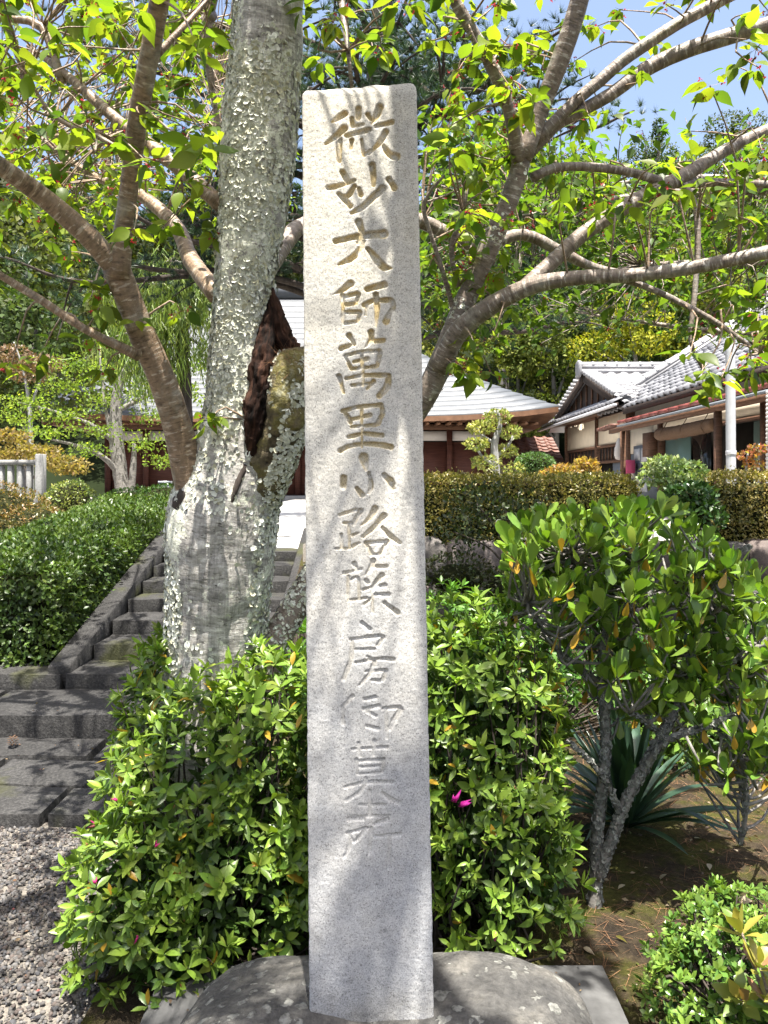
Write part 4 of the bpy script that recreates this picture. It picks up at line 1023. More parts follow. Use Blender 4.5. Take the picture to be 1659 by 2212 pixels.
az2, P, A = rosette_bush('azalea_bush', 'dense azalea bush right of the pillar with one magenta flower opening', 'bush', (.3, 2.7, .03),
    [(.33, 2.72, .58, .30, .30, .56), (.38, 2.55, .3, .25, .22, .36), (.18, 2.78, .72, .28, .26, .42), (-.06, 2.72, .5, .3, .28, .5), (.5, 2.85, .5, .16, .2, .42)],
    1250, 7, (22, 88), .048, LEAF_ELL, 'leaf', AZ1, AZ2, up=.45, yellow=.018, seed=2)
front = (P[:, 1] < 2.6) & (P[:, 0] > .18)
idx = np.where(front)[0]; sel = rng.choice(idx, 14, replace=False); buds(az2, P[sel] + A[sel] * .01, A[sel], .014, (.30, .14, .06), 'leaf_bud', 2)
pf = at(980, 1735, 2.36); buds(az2, np.array([pf, pf + [.012, 0, -.012]]), np.array([[.1, -.3, 1], [.6, -.4, .3]]), .05, (.50, .03, .30), 'flower', 3)
pf = at(1070, 2035, 2.33); buds(az2, np.array([pf]), np.array([[.1, -.3, 1.]]), .03, (.50, .04, .22), 'flower', 3)

# low azaleas between the bushes and the stairs, and along the right kerb
rosette_bush('azalea_bush', 'small green azalea tuft between the cherry trunk and the stair kerb', 'bush', (-.45, 4.6, .1),
    [(-.45, 4.6, .42, .28, .5, .34), (-.35, 5.6, .7, .25, .5, .3)], 380, 6, (25, 85), .055, LEAF_ELL, 'leaf', (.13, .25, .035), (.045, .11, .022), nparts=60, seed=3)
rosette_bush('azalea_bush', 'shaded green azalea bush behind the pillar in front of the stone wall', 'bush', (.5, 4.3, .1),
    [(.25, 4.2, .55, .45, .4, .5), (.7, 4.6, .45, .45, .4, .45), (1.3, 4.9, .4, .5, .4, .42)], 700, 6, (25, 85), .055, LEAF_ELL, 'leaf', (.10, .21, .03), (.035, .09, .02), nparts=100, seed=4)

# ------------------------------------------------------------------ big-leaved shrub with lichen stems on the right
def big_shrub():
    loc = at(1288, 1965, 2.82); root = thing('broadleaf_shrub', 'tall shrub with glossy paddle shaped leaves on forked lichen grey stems', 'shrub', tuple(loc))
    sk = []; frs = []
    for L in [[(1283,1985,2.82,62),(1286,1930,2.82,48),(1290,1800,2.82,42),(1308,1620,2.82,37),(1302,1440,2.84,34),(1325,1300,2.86,26),(1340,1200,2.88,14)],
              [(1292,1900,2.81,40),(1345,1750,2.79,38),(1398,1645,2.78,34),(1462,1525,2.78,27),(1500,1390,2.8,22),(1545,1260,2.82,14)],
              [(1390,1660,2.78,24),(1440,1600,2.72,22),(1520,1572,2.68,18),(1600,1540,2.65,12)], [(1340,1760,2.79,22),(1310,1690,2.75,20),(1270,1640,2.7,14),(1225,1600,2.66,8)],
              [(1303,1480,2.84,22),(1250,1440,2.8,16),(1190,1390,2.76,12),(1140,1300,2.74,8)], [(1320,1330,2.86,22),(1390,1290,2.84,20),(1460,1270,2.8,18),(1550,1215,2.78,12),(1620,1180,2.76,8)],
              [(1320,1320,2.86,18),(1280,1250,2.84,14),(1230,1190,2.8,8)], [(1470,1510,2.78,18),(1540,1470,2.75,14),(1620,1400,2.72,8)], [(1440,1605,2.74,16),(1400,1560,2.7,12),(1360,1540,2.68,8)],
              [(1545,1575,2.68,14),(1600,1640,2.7,12),(1612,1740,2.74,14),(1600,1825,2.78,18)]]:
        rr_ = rows(L); rr_[:, 3] *= .58; V, fs, uv, fr = tube(rr_, .03, 14, .16, 30, 5); obj('stem', V, fs, M['bark_grey'], root, uv=uv, smooth=True); sk.append(fr[0]); frs.append(fr)
    mbv = [flakes(fr, nn_, lambda P, th: np.full(len(P), .55), (.005, .011), 31, ((.13, .135, .12), (.24, .245, .22)), 3.14) for fr, nn_ in zip(frs, (1500, 1300, 350, 250, 200, 450, 200, 200, 200, 200))]
    n0 = 0; VV = []; TT = []; CC = []
    for v_, t_, c_ in mbv: VV.append(v_); TT.append(t_ + n0); CC.append(c_); n0 += len(v_)
    obj('lichen', np.vstack(VV), np.vstack(TT), M['lichen'], root, col=np.vstack(CC), kind='stuff')
    S_ = np.vstack(sk)
    top = lambda x: np.interp(x, [1090, 1150, 1300, 1400, 1500, 1600, 1680], [1130, 1085, 1075, 1045, 1130, 1185, 1260])
    P = []
    while len(P) < 480:
        x = rng.uniform(1095, 1690); y = rng.uniform(1040, 1700); Y = rng.uniform(2.55, 3.15)
        if y < top(x) + 25: continue
        if y > 1330 and x < 1190 + .25 * (y - 1330): continue
        if 1480 < y and x < 1500 and not (y < 1560 and x > 1230): continue
        d = y - top(x)
        if d > 230 and rng.random() < .45: continue
        P.append(at(x, y, Y))
    P = np.array(P); near = S_[((P[:, None] - S_[None]) ** 2).sum(-1).argmin(1)]; tw = MB()
    for a, b in zip(near, P):
        V, fs, uv, _ = tube([[*a, .006], [*((a + b) / 2 + rng.normal(size=3) * .02 - [0, 0, .03]), .005], [*b, .0035]], .06, 5, 0, cap=False); tw.add(V, fs, uv=uv)
    tw.build('twigs', M['bark_grey'], root, smooth=True, kind='stuff')
    A = nrm(np.array([0, -.12, 1.]) + .3 * rng.normal(size=P.shape))
    O, D, U, S, I, Yg = rosettes(P, A, 8, (10, 62), .074 * rng.uniform(.75, 1.25, len(P)))
    old = rng.random(len(O)) < .06; D[old] = nrm(D[old] * .4 + [0, 0, -1.1])
    col = mixcol((.205, .305, .038), (.07, .14, .026), rng.random(len(O)), .14)
    yl = old & (rng.random(len(O)) < .5); col[yl] = np.array([.40, .24, .03])
    pick = rng.permutation(len(O))[:300] if len(O) < 320 else np.argsort(O[:, 1])[:300]; rest = np.setdiff1d(np.arange(len(O)), pick)
    leaf_parts(root, LEAF_OBO, O[pick], D[pick], U[pick], S[pick], col[pick], M['leaf_gloss'], wid=1.0)
    V, T, C = scatter(LEAF_OBO, O[rest], D[rest], U[rest], S[rest], col[rest], 1.0)
    obj('foliage', V, T, M['leaf_gloss'], root, col=C, smooth=True, kind='stuff')
big_shrub()

# ------------------------------------------------------------------ sword-leaved plant
def yucca():
    c = np.array([1.02, 3.35, .1]); root = thing('sword_leaf_plant', 'clump of long dark blue green sword leaves behind the forked stems', 'plant', tuple(c))
    for k in range(80):
        a = rng.uniform(0, 2 * np.pi); el = rng.uniform(.35, 1.45); L = rng.uniform(.42, .68); w_ = rng.uniform(.015, .025)
        d = np.array([math.cos(a) * math.cos(el), math.sin(a) * math.cos(el), math.sin(el)]); side = nrm(np.cross(d, [0, 0, 1.])); up = np.cross(side, d)
        t = np.linspace(0, 1, 8); droop = rng.uniform(.1, .55) * (1.5 - el)
        ctr = c + d * (t * L)[:, None] - np.array([0, 0, 1.]) * (droop * L * t ** 2.4)[:, None]
        hw = w_ * np.array([.7, 1, 1.1, 1.1, 1, .85, .55, .04])
        V = np.stack([ctr - side * hw[:, None] + up * hw[:, None] * .35, ctr, ctr + side * hw[:, None] + up * hw[:, None] * .35], 1).reshape(-1, 3)
        V[:, 2] = np.maximum(V[:, 2], .09 + rng.random() * .02)
        i = np.arange(7)[:, None] * 3; Q = np.vstack([np.hstack([i, i + 3, i + 4, i + 1]), np.hstack([i + 1, i + 4, i + 5, i + 2])])
        obj('leaf_blade', V, Q, M['leaf_gloss'], root, col=np.array([.035, .07, .042]) * rng.uniform(.7, 1.35), smooth=True)
yucca()

# ------------------------------------------------------------------ low glossy shrub and coppery leaves at the lower right corner
rosette_bush('boxwood_shrub', 'low rounded shrub of tiny glossy leaves at the lower right corner', 'shrub', (1.05, 2.2, .03),
    [(.95, 2.2, .12, .25, .24, .24), (1.14, 2.1, .16, .24, .22, .25), (.88, 2.0, .06, .19, .18, .18), (1.08, 2.42, .10, .24, .18, .22)],
    1250, 8, (20, 85), .027, leaf_tpl([(.3, .2), (.7, .22)], .25, .1), 'leaf_gloss', (.175, .27, .045), (.05, .115, .022), up=.6, seed=6, nparts=300)
def copper():
    c = at(1640, 2150, 1.95); root = thing('young_photinia', 'young shoot with large yellow green leaves edged pink in the bottom right corner', 'plant', (float(c[0]) + .1, float(c[1]), .05))
    P = np.array([at(x, y, Y) for x, y, Y in [(1600, 2010, 1.95), (1640, 2085, 1.9), (1655, 2160, 1.92), (1600, 2160, 2.0), (1690, 2040, 1.95), (1700, 2140, 1.9)]])
    for p in P:
        V, fs, uv, _ = tube([[float(c[0]) + .1, float(c[1]), .03, .006], [*(p * .6 + np.array([c[0] + .1, c[1], .05]) * .4), .005], [*p, .003]], .05, 6); obj('stem', V, fs, M['bark'], root, uv=uv, smooth=True)
    O, D, U, S, I, Y_ = rosettes(P, nrm(np.array([-.1, -.25, 1.]) + .25 * rng.normal(size=P.shape)), 9, (12, 80), .075 * np.ones(len(P)))
    col = mixcol((.34, .30, .06), (.10, .16, .03), rng.random(len(O)) ** 1.3, .12); pk = rng.random(len(O)) < .12; col[pk] = [.28, .15, .08]
    leaf_parts(root, LEAF_ELL, O, D, U, S, col, M['leaf_gloss'], wid=1.15)
copper()

# ------------------------------------------------------------------ litter on the moss
n = 5200; X = rng.uniform(.45, 2.6, n); Y = rng.uniform(2.3, 5.2, n)
P = np.stack([X, Y, soil_z(X, Y) + .006], -1); d = rand_dir(n); d[:, 2] *= .12
V, T, C = scatter(LEAF_STRIP, P, d, np.tile([0, 0, 1.], (n, 1)), rng.uniform(.05, .12, n), np.tile([.20, .11, .06], (n, 1)) * rng.uniform(.5, 1.5, (n, 1)), .2)
o = obj('pine_needles', V, T, M['lichen'], col=C); o['kind'] = 'stuff'; tag(o, 'brown pine needles scattered over the mossy soil', 'needles')
n = 1500; X = rng.uniform(.45, 2.6, n); Y = rng.uniform(2.2, 5.0, n); P = np.stack([X, Y, soil_z(X, Y) + .004], -1); d = rand_dir(n); d[:, 2] *= .2
V, T, C = scatter(LEAF_SML, P, d, np.array([0, 0, 1.]) + .4 * rng.normal(size=(n, 3)), rng.uniform(.008, .026, n), np.array([[.16, .10, .06], [.24, .19, .12], [.09, .06, .04], [.10, .11, .03]])[rng.integers(0, 4, n)] * rng.uniform(.6, 1.3, (n, 1)))
o = obj('leaf_litter', V, T, M['leaf'], col=C); o['kind'] = 'stuff'; tag(o, 'bits of dry leaves and bark strewn on the mossy soil', 'litter')
FL = [(1625, 1935, .3, .055), (1178, 1965, .2, .04), (1350, 1900, .35, .03), (1440, 1885, .38, .035), (1530, 1860, .4, .03), (1600, 1905, .2, .03), (1330, 2010, .25, .03), (1260, 2030, .3, .03), (1500, 1800, .3, .03), (1560, 1770, .3, .035)]
for x, y, g, s in FL:
    Yd = F * (EYE - .09) / (y - HY); p = at(x, y, Yd); p[2] = soil_z(p[0], p[1]) + .012
    V, T, C = scatter(LEAF_CHE, p[None], rand_dir(1) * [1, 1, .1], np.array([[0, 0, 1.]]) + .3 * rng.normal(size=(1, 3)), s * 1.3, np.array([[.42, .36, .25]]) * rng.uniform(.7, 1.1))
    o = obj('fallen_leaf', V, T, M['leaf'], col=C, smooth=True); tag(o, 'dry pale fallen leaf lying on the mossy soil', 'leaf', 'fallen leaves on the moss')
n = 260; X = np.concatenate([rng.uniform(-2.3, -.7, 110), rng.uniform(-3.2, -.9, 60), rng.uniform(-.62, .62, 90)]); Y = np.concatenate([rng.uniform(1.8, 3.5, 110), rng.uniform(3.6, 5.1, 60), rng.uniform(1.5, 2.38, 90)])
Z = np.concatenate([np.full(110, .024), np.where(Y[110:170] > 4.64, .212, .09), np.full(90, .126)]); d = rand_dir(n); d[:, 2] *= .2
V, T, C = scatter(LEAF_SML, np.stack([X, Y, Z], -1), d, np.array([0, 0, 1.]) + .4 * rng.normal(size=(n, 3)), rng.uniform(.008, .022, n), np.array([[.16, .09, .05], [.24, .17, .10], [.20, .06, .05], [.09, .06, .04]])[rng.integers(0, 4, n)])
o = obj('leaf_litter', V, T, M['leaf'], col=C); o['kind'] = 'stuff'; tag(o, 'dry leaf scraps on the gravel, paving and slab', 'litter')
# pine cone on the paving
c = at(28, 1610, 4.42); c[2] = .105; root = thing('pine_cone', 'small dark pine cone lying on the paved stage of the stairs', 'pine cone', tuple(c))
for k in range(34):
    t = k / 33; a = k * 2.4; r = .026 * math.sin(math.pi * (.12 + .8 * t)); d = np.array([math.cos(a), math.sin(a), .5])
    V, T, C = scatter(LEAF_SML, (c + [math.cos(a) * r * .5, math.sin(a) * r * .5, -.02 + .05 * t])[None], d[None], np.array([[0, 0, 1.]]), .022, np.array([[.09, .055, .035]]))
    obj('scale', V, T, M['lichen'], root, col=C)
# ================================================================== clipped hedges
def hedge(name, label, loc, X0, X1, Y0, Y1, zb, zt, n, size, cA, cB, faces, seed=0, curve=.06):
    """clipped hedge between X0..X1, Y0..Y1; zb / zt give foot and top along Y"""
    root = thing(name, label, 'hedge', loc)
    ny = 8; ys = np.linspace(Y0 + .07, Y1 - .07, ny); mb = MB(); V = []
    for y in ys: V += [[X0 + .07, y, zb(y) - .05], [X1 - .07, y, zb(y) - .05], [X1 - .07, y, zt(y) - .07], [X0 + .07, y, zt(y) - .07]]
    Q = []
    for k in range(ny - 1):
        for a in range(4): Q.append([4 * k + a, 4 * k + (a + 1) % 4, 4 * k + 4 + (a + 1) % 4, 4 * k + 4 + a])
    Q += [[3, 2, 1, 0], [4 * ny - 4, 4 * ny - 3, 4 * ny - 2, 4 * ny - 1]]
    obj('light_block_core', V, np.array(Q), M['green_body'], root)  # solid core added so no light passes through the hedge
    ar = {'top': (X1 - X0) * (Y1 - Y0), 'front': (X1 - X0) * .6, 'right': (Y1 - Y0) * .6, 'left': (Y1 - Y0) * .6}
    tot = sum(ar[f] for f in faces); P = []; N = []
    for f in faces:
        m_ = int(n * ar[f] / tot); a, b = rng.random(m_), rng.random(m_)
        if f == 'top': x = X0 + a * (X1 - X0); y = Y0 + b * (Y1 - Y0); z = zt(y); nn = np.tile([0, 0, 1.], (m_, 1))
        elif f == 'front': x = X0 + a * (X1 - X0); y = np.full(m_, Y0); z = zb(y) + b * (zt(y) - zb(y)); nn = np.tile([0, -1., .15], (m_, 1))
        else:
            x = np.full(m_, X1 if f == 'right' else X0); y = Y0 + a * (Y1 - Y0); z = zb(y) + b * (zt(y) - zb(y)); nn = np.tile([1. if f == 'right' else -1., 0, .15], (m_, 1))
        p = np.stack([x, y, z], -1); P.append(p); N.append(nn)
    P = np.vstack(P); N = np.vstack(N)
    # rounded shoulders, uneven clip
    ex = np.minimum(P[:, 0] - X0, X1 - P[:, 0]); ey = P[:, 1] - Y0; ez = zt(P[:, 1]) - P[:, 2]
    P[:, 2] -= curve * (np.clip(1 - ex / .16, 0, 1) ** 2 + np.clip(1 - ey / .16, 0, 1) ** 2) * (ez < .1)
    P = P + N * (.03 * fbm(P * 3.1, 3, seed) + .022 * rng.normal(size=len(P)) - .01)[:, None]
    side_ = (np.abs(N[:, 2:3]) < .5); D = nrm(N * np.where(side_, .45, .7) + [0, 0, .3] + .75 * rng.normal(size=P.shape)); U = nrm(N + np.where(side_, .15, .6) * np.array([0, 0, 1.]) + np.where(side_, .3, .5) * rng.normal(size=P.shape))
    t = np.clip(.5 + .8 * fbm(P * 4, 2, seed + 3) + .25 * rng.normal(size=len(P)), 0, 1)
    V, T, C = scatter(LEAF_SML, P, D, U, size * rng.uniform(.7, 1.25, len(P)), mixcol(cA, cB, t, .16), 1.0)
    obj('foliage', V, T, M['leaf'], root, col=C, kind='stuff'); return root
arr = lambda f: (lambda y: f(np.asarray(y, float)))
hedge('clipped_hedge', 'dark green clipped hedge sloping up along the left side of the stairs', (-2.8, 5.4, .2), -3.35, -2.24, 5.42, 9.4,
      arr(lambda y: np.clip(.22 + (y - 5.4) * .27, .2, 1.0)), arr(lambda y: np.clip(.93 + (y - 5.4) * .105, .9, 1.36)), 34000, .042, (.10, .155, .028), (.032, .06, .015), ['top', 'front', 'right'], 1)
HG1, HG2 = (.27, .22, .055), (.10, .11, .026)
hedge('clipped_hedge', 'golden green clipped hedge on the stone wall, just right of the pillar', (1.2, 7.0, 1.0), .1, 2.14, 6.75, 7.3, arr(lambda y: 1.0 + 0 * y), arr(lambda y: 1.585 + 0 * y), 15000, .028, HG1, HG2, ['top', 'front', 'right'], 2, .03)
hedge('clipped_hedge', 'golden brown clipped hedge on the stone wall at the right edge', (3.6, 7.0, 1.0), 2.66, 5.2, 6.75, 7.3, arr(lambda y: 1.0 + 0 * y), arr(lambda y: 1.60 + 0 * y), 17000, .028, (.30, .235, .07), (.12, .12, .03), ['top', 'front', 'left'], 3, .03)

# ================================================================== bars and boxes for the buildings
def bar(name, a, b, w_, h_, mat, parent, up=(0, 0, 1), bev=0):
    a = np.array(a, float); b = np.array(b, float); d = b - a; L = np.linalg.norm(d); d /= L
    s = nrm(np.cross(up, d)); u = np.cross(d, s)
    V = np.array([[x, y, z] for x in (0, L) for y in (-1, 1) for z in (-1, 1)], float)
    W = a + V[:, :1] * d + V[:, 1:2] * s * w_ / 2 + V[:, 2:] * u * h_ / 2
    return obj(name, W, BOXF, M[mat] if isinstance(mat, str) else mat, parent)
def bx(name, x0, x1, y0, y1, z0, z1, mat, parent):
    return MB().box(((x0 + x1) / 2, (y0 + y1) / 2, (z0 + z1) / 2), (abs(x1 - x0) / 2, abs(y1 - y0) / 2, abs(z1 - z0) / 2)).build(name, M[mat], parent)

# ------------------------------------------------------------------ temple hall
def hall():
    root = thing('temple_hall', 'wide temple hall with dark red timber shutters under a grey hipped roof', 'temple hall', (-2.4, 22, 1.07))
    XL, XR, YF, YB = -7.6, 2.85, 22.0, 29.0; zb, zt = 1.0, 2.9
    bx('stone_base', XL - .3, XR + .3, YF - .35, YB, .9, 1.15, 'fence', root)
    bx('wall', XL + .02, XR - .02, YF + .12, YB, 1.15, 3.3, 'wood_dark', root)
    nb = 10; wb = (XR - XL) / nb
    for k in range(nb + 1): bx('post', XL + k * wb - .075, XL + k * wb + .075, YF - .02, YF + .13, 1.15, 2.95, 'wood_red', root)
    for k in range(nb):
        a, b = XL + k * wb + .075, XL + (k + 1) * wb - .075
        p = bx('shutter_panel', a, b, YF + .05, YF + .115, 1.17, 2.62, 'wood_red', root)
        for r in range(7): bx('rail', a, b, YF + .01, YF + .048, 1.19 + r * .225, 1.235 + r * .225, 'wood_red', p)
        for s in (0, .5, 1): bx('stile', a + s * (b - a - .04), a + s * (b - a - .04) + .04, YF - .002, YF + .009, 1.18, 2.61, 'wood_red', p)
        bx('frieze_panel', a, b, YF + .03, YF + .11, 2.66, 2.92, 'white', root)
    bx('beam', XL - .2, XR + .2, YF - .05, YF + .14, 2.955, 3.12, 'wood_brown', root)
    bx('sill_beam', XL - .1, XR + .1, YF - .06, YF + .03, 1.152, 1.168, 'wood_dark', root)
    # roof: courses of sheet from eave to ridge, hips curving upwards
    ex0, ex1, ey0, ey1 = -9.25, 4.45, 20.4, 30.6; rx0, rx1, ry = -5.1, -1.9, 25.5; ze, zr = 3.2, 7.45
    nc = 24
    def ring(t):
        x0 = ex0 + (rx0 - ex0) * t; x1 = ex1 + (rx1 - ex1) * t; y0 = ey0 + (ry - ey0) * t; y1 = ey1 + (ry - ey1) * t
        z = ze + (zr - ze) * (.72 * t + .28 * t * t); n = 16; pts = []
        cu = lambda s: .26 * (1 - t) ** 2 * abs(2 * s - 1) ** 4
        for s in np.linspace(0, 1, n, endpoint=False): pts.append([x0 + (x1 - x0) * s, y0, z + cu(s)])
        for s in np.linspace(0, 1, n, endpoint=False): pts.append([x1, y0 + (y1 - y0) * s, z + cu(s)])
        for s in np.linspace(0, 1, n, endpoint=False): pts.append([x1 + (x0 - x1) * s, y1, z + cu(s)])
        for s in np.linspace(0, 1, n, endpoint=False): pts.append([x0, y1 + (y0 - y1) * s, z + cu(s)])
        return np.array(pts)
    for k in range(nc):
        a = ring(k / nc) + [0, 0, .035]; b = ring(min(1, (k + 1) / nc)) + [0, 0, .004]; c_ = ring(k / nc) + [0, 0, -.012]
        n = len(a); V = np.vstack([c_, a, b]); j = np.arange(n); j2 = (j + 1) % n
        Q = np.vstack([np.stack([j, j2, n + j2, n + j], 1), np.stack([n + j, n + j2, 2 * n + j2, 2 * n + j], 1)])
        obj('roof_course', V, Q, M['roof_metal'], root)
    a = ring(0) + [0, 0, -.013]; mid = np.array([[XL + .0, YF, 3.12]])
    inn = np.array([[np.clip(p[0], XL, XR), np.clip(p[1], YF, YB), 3.15] for p in a]); n = len(a); j = np.arange(n); j2 = (j + 1) % n
    lo = a - [0, 0, .13]
    obj('eave_soffit', np.vstack([lo, inn]), np.stack([j2, j, n + j, n + j2], 1), M['wood_eave'], root)
    obj('eave_board', np.vstack([a, lo]), np.stack([j, j2, n + j2, n + j], 1), M['wood_eave'], root)
    for k in range(46):
        x = ex0 + .5 + k * (ex1 - ex0 - 1) / 45; bar('rafter', (x, YF, 3.10), (x, ey0 + .12, 3.035), .07, .07, 'wood_eave', root)
    bx('ridge', rx0 - .1, rx1 + .1, ry - .22, ry + .22, zr - .1, zr + .38, 'roof_metal', root)
hall()

# ------------------------------------------------------------------ tiles
def tile_data(mat, w_=.29, l_=.27):
    n = 8; s = np.linspace(0, 1, n + 1); x = (s - .5) * w_ * 1.02
    z = np.where(s < .42, .034 * np.sin(np.pi * s / .42), -.010 * np.sin(np.pi * (s - .42) / .58))
    top = np.stack([x, np.full(n + 1, l_), z - .004], 1); lo = np.stack([x, np.zeros(n + 1), z + .026], 1); lip = np.stack([x, np.full(n + 1, .004), z - .012], 1)
    V = np.vstack([lip, lo, top]); i = np.arange(n)
    Q = np.vstack([np.stack([i, i + 1, i + n + 2, i + n + 1], 1), np.stack([i + n + 1, i + n + 2, i + 2 * n + 3, i + 2 * n + 2], 1)])
    return V, Q
TV, TQ = tile_data('tile')
def tiles(root, o, ax, up, ncol, nrow, mat, keep=None, w_=.285, l_=.235, name='tile', limit=None):
    """rows of tiles: o lowest corner, ax along the eave, up the slope"""
    ax = nrm(np.array(ax, float)); up = nrm(np.array(up, float)); nn = np.cross(ax, up); outl = []
    for r in range(nrow):
        for c in range(ncol):
            p = np.array(o) + ax * (c + .5) * w_ + up * r * l_
            if keep and not keep(p): continue
            outl.append((p, ax, up, nn))
    return outl
def lay_tiles(root, lst, mat, limit, name='tile'):
    me = mesh_data(name, TV, TQ, M[mat], smooth=True)
    def vis(t):
        p = t[0]; x = CX + p[0] * F / p[1]; return (p[1] if -20 < x < 1690 else 999)
    lst = sorted(lst, key=vis); mb = MB()
    for k, (p, ax, up, nn) in enumerate(lst):
        j = rng.normal() * .006
        if k < limit:
            o = link(name, me, root); o.matrix_basis = Matrix(((ax[0], up[0], nn[0], p[0]), (ax[1], up[1], nn[1], p[1]), (ax[2], up[2], nn[2], p[2] + j), (0, 0, 0, 1)))
        else: mb.add(p + TV[:, :1] * ax + TV[:, 1:2] * up + TV[:, 2:] * nn, TQ)
    if mb.n: mb.build('tile_field', M[mat], root, smooth=True, kind='stuff')
def ridge_run(root, a, b, mat='tile', r=.085, base=.16):
    a = np.array(a, float); b = np.array(b, float); L = np.linalg.norm(b - a); d = (b - a) / L; n = int(L / .27); s = nrm(np.cross([0, 0, 1.], d)); u = np.cross(d, s)
    bar('ridge_course', a + u * base * .25, b + u * base * .25, .2, base * .48, mat, root); bar('ridge_course', a + u * base * .74, b + u * base * .74, .17, base * .46, mat, root)
    th = np.linspace(0, np.pi, 7); pr = np.stack([np.cos(th) * r, np.sin(th) * r * .9], 1)
    V0 = np.vstack([np.column_stack([np.full(7, x), pr[:, 0] * k, pr[:, 1] * k]) for x, k in ((0, 1.12), (.05, 1.12), (.055, 1.0), (.28, .97))])
    Q = np.array([[7 * k + j, 7 * k + j + 1, 7 * k + j + 8, 7 * k + j + 7] for k in range(3) for j in range(6)]); me = mesh_data('ridge_tile', V0, Q, M[mat], smooth=True)
    for k in range(n):
        o = link('ridge_tile', me, root); p = a + d * (k * L / n) + u * base
        o.matrix_basis = Matrix(((d[0], s[0], u[0], p[0]), (d[1], s[1], u[1], p[1]), (d[2], s[2], u[2], p[2]), (0, 0, 0, 1)))

# ------------------------------------------------------------------ house on the right
def house():
    root = thing('tiled_house', 'low house with silver tile roofs, cream plaster and sliding doors on the right', 'house', (6.5, 15, 1.0)); X = 5.0
    bx('core_wall', 5.16, 9.5, 8.0, 21.9, 1.0, 3.2, 'dark_in', root)
    bx('foundation', 4.97, 5.15, 8.0, 22.0, .95, 1.12, 'fence', root)
    # wing with cream panels over a dark transom
    for a, b in ((18.86, 21.9), (16.45, 18.74)):
        bx('plaster_panel', X + .02, X + .1, a, b, 2.37, 3.0, 'plaster', root); bx('transom_window', X + .03, X + .1, a, b, 2.02, 2.3, 'wood_dark', root)
        for k in range(9): y = a + (b - a) * (k + .5) / 9; bx('transom_bar', X + .005, X + .029, y - .012, y + .012, 2.02, 2.3, 'wood_brown', root)
    for y in (21.95, 18.8, 16.38): bx('post', X - .03, X + .12, y - .07, y + .07, 1.0, 3.06, 'wood_brown', root)
    bx('wall_beam', X - .015, X + .11, 16.45, 21.88, 2.305, 2.365, 'wood_brown', root); bx('wall_beam', X - .015, X + .11, 16.45, 21.88, 3.005, 3.1, 'wood_brown', root); bx('wall_beam', X - .015, X + .11, 16.45, 21.88, 1.95, 2.015, 'wood_brown', root)
    bx('lattice_wall', X + .04, X + .1, 18.88, 21.88, 1.12, 1.945, 'wood_dark', root)
    bx('door_shade_panel', X + .10, X + .13, 17.6, 18.72, 1.12, 1.945, 'dark_in', root)  # dark sheet across the doorway, painted shade instead of a room
    d = bx('sliding_door', X + .03, X + .07, 16.46, 17.58, 1.12, 1.945, 'board', root); bx('door_stile', X + .015, X + .028, 17.53, 17.58, 1.12, 1.945, 'alu', d); bx('door_stile', X + .015, X + .028, 16.98, 17.03, 1.12, 1.945, 'alu', d)
    # front of the main house
    bx('plaster_panel', X + .02, X + .1, 14.9, 16.3, 2.1, 2.6, 'plaster', root); bx('plaster_panel', X + .02, X + .1, 8.0, 14.9, 2.43, 2.66, 'plaster', root)
    bx('lintel', X - .02, X + .11, 8.0, 14.9, 2.38, 2.425, 'wood_brown', root); bx('lower_wall', X + .03, X + .1, 14.5, 16.3, 1.12, 2.09, 'board', root)
    bx('vent_box', X - .16, X + .018, 14.55, 14.98, 2.0, 2.44, 'wood_brown', root)
    for y in (14.46, 10.5): bx('post', X - .04, X + .12, y - .06, y + .06, 1.0, 2.66, 'wood_brown', root)
    def door(y0, y1, mat, lab=None, off=.0):
        p = bx('sliding_door', X + .055 + off, X + .065 + off, y0 + .04, y1 - .04, 1.16, 2.36, mat, root)
        if lab: p['label'] = lab
        for a, b in ((y0, y0 + .04), (y1 - .04, y1)): bx('frame_stile', X + .04 + off, X + .08 + off, a, b, 1.12, 2.378, 'alu', p)
        for a, b in ((1.12, 1.16), (1.66, 1.70), (2.36, 2.378)): bx('frame_rail', X + .042 + off, X + .078 + off, y0 + .04, y1 - .04, a, b, 'alu', p)
    door(13.15, 14.4, 'teal', 'frosted pale green sliding door'); door(12.33, 13.14, 'glass', 'dark glass sliding door'); door(10.58, 10.98, 'teal', 'frosted pale green sliding door'); door(8.0, 10.4, 'teal', 'frosted pale green sliding door')
    bx('doorway_shade_panel', X + .12, X + .15, 11.0, 12.32, 1.12, 2.378, 'dark_in', root)  # dark sheet standing in for the shaded room behind the open door
    bx('cabinet', 5.13, 5.159, 11.5, 12.1, 1.2, 2.1, 'wood_dark', root); bx('cabinet', 5.121, 5.129, 11.6, 12.0, 1.5, 1.95, 'wood_brown', root)
    # red pent roof over the doors
    n = 15; y0, y1 = 8.0, 14.3
    for k in range(n):
        a = y0 + (y1 - y0) * k / n; b = a + (y1 - y0) / n - .012
        V = np.array([[4.18, a, 2.565], [4.18, b, 2.565], [5.12, b, 2.80], [5.12, a, 2.80]]); V = np.vstack([V, V + [0, 0, .055]])
        obj('pent_sheet', V, np.array([[0, 1, 2, 3], [7, 6, 5, 4], [0, 4, 5, 1], [1, 5, 6, 2], [2, 6, 7, 3], [3, 7, 4, 0]]), M['red_metal'], root)
        bar('seam', (4.17, b + .006, 2.60), (5.12, b + .006, 2.84), .03, .045, 'red_metal', root)
    bar('gutter', (4.20, y0, 2.535), (4.20, 14.35, 2.53), .05, .03, 'board', root)
    for k in range(5):
        bar('pent_tile', (4.15, 14.36 + .2 * k, 2.555 - .006 * k), (4.15, 14.53 + .2 * k, 2.55 - .006 * k), .16, .05, 'tile_rust', root)
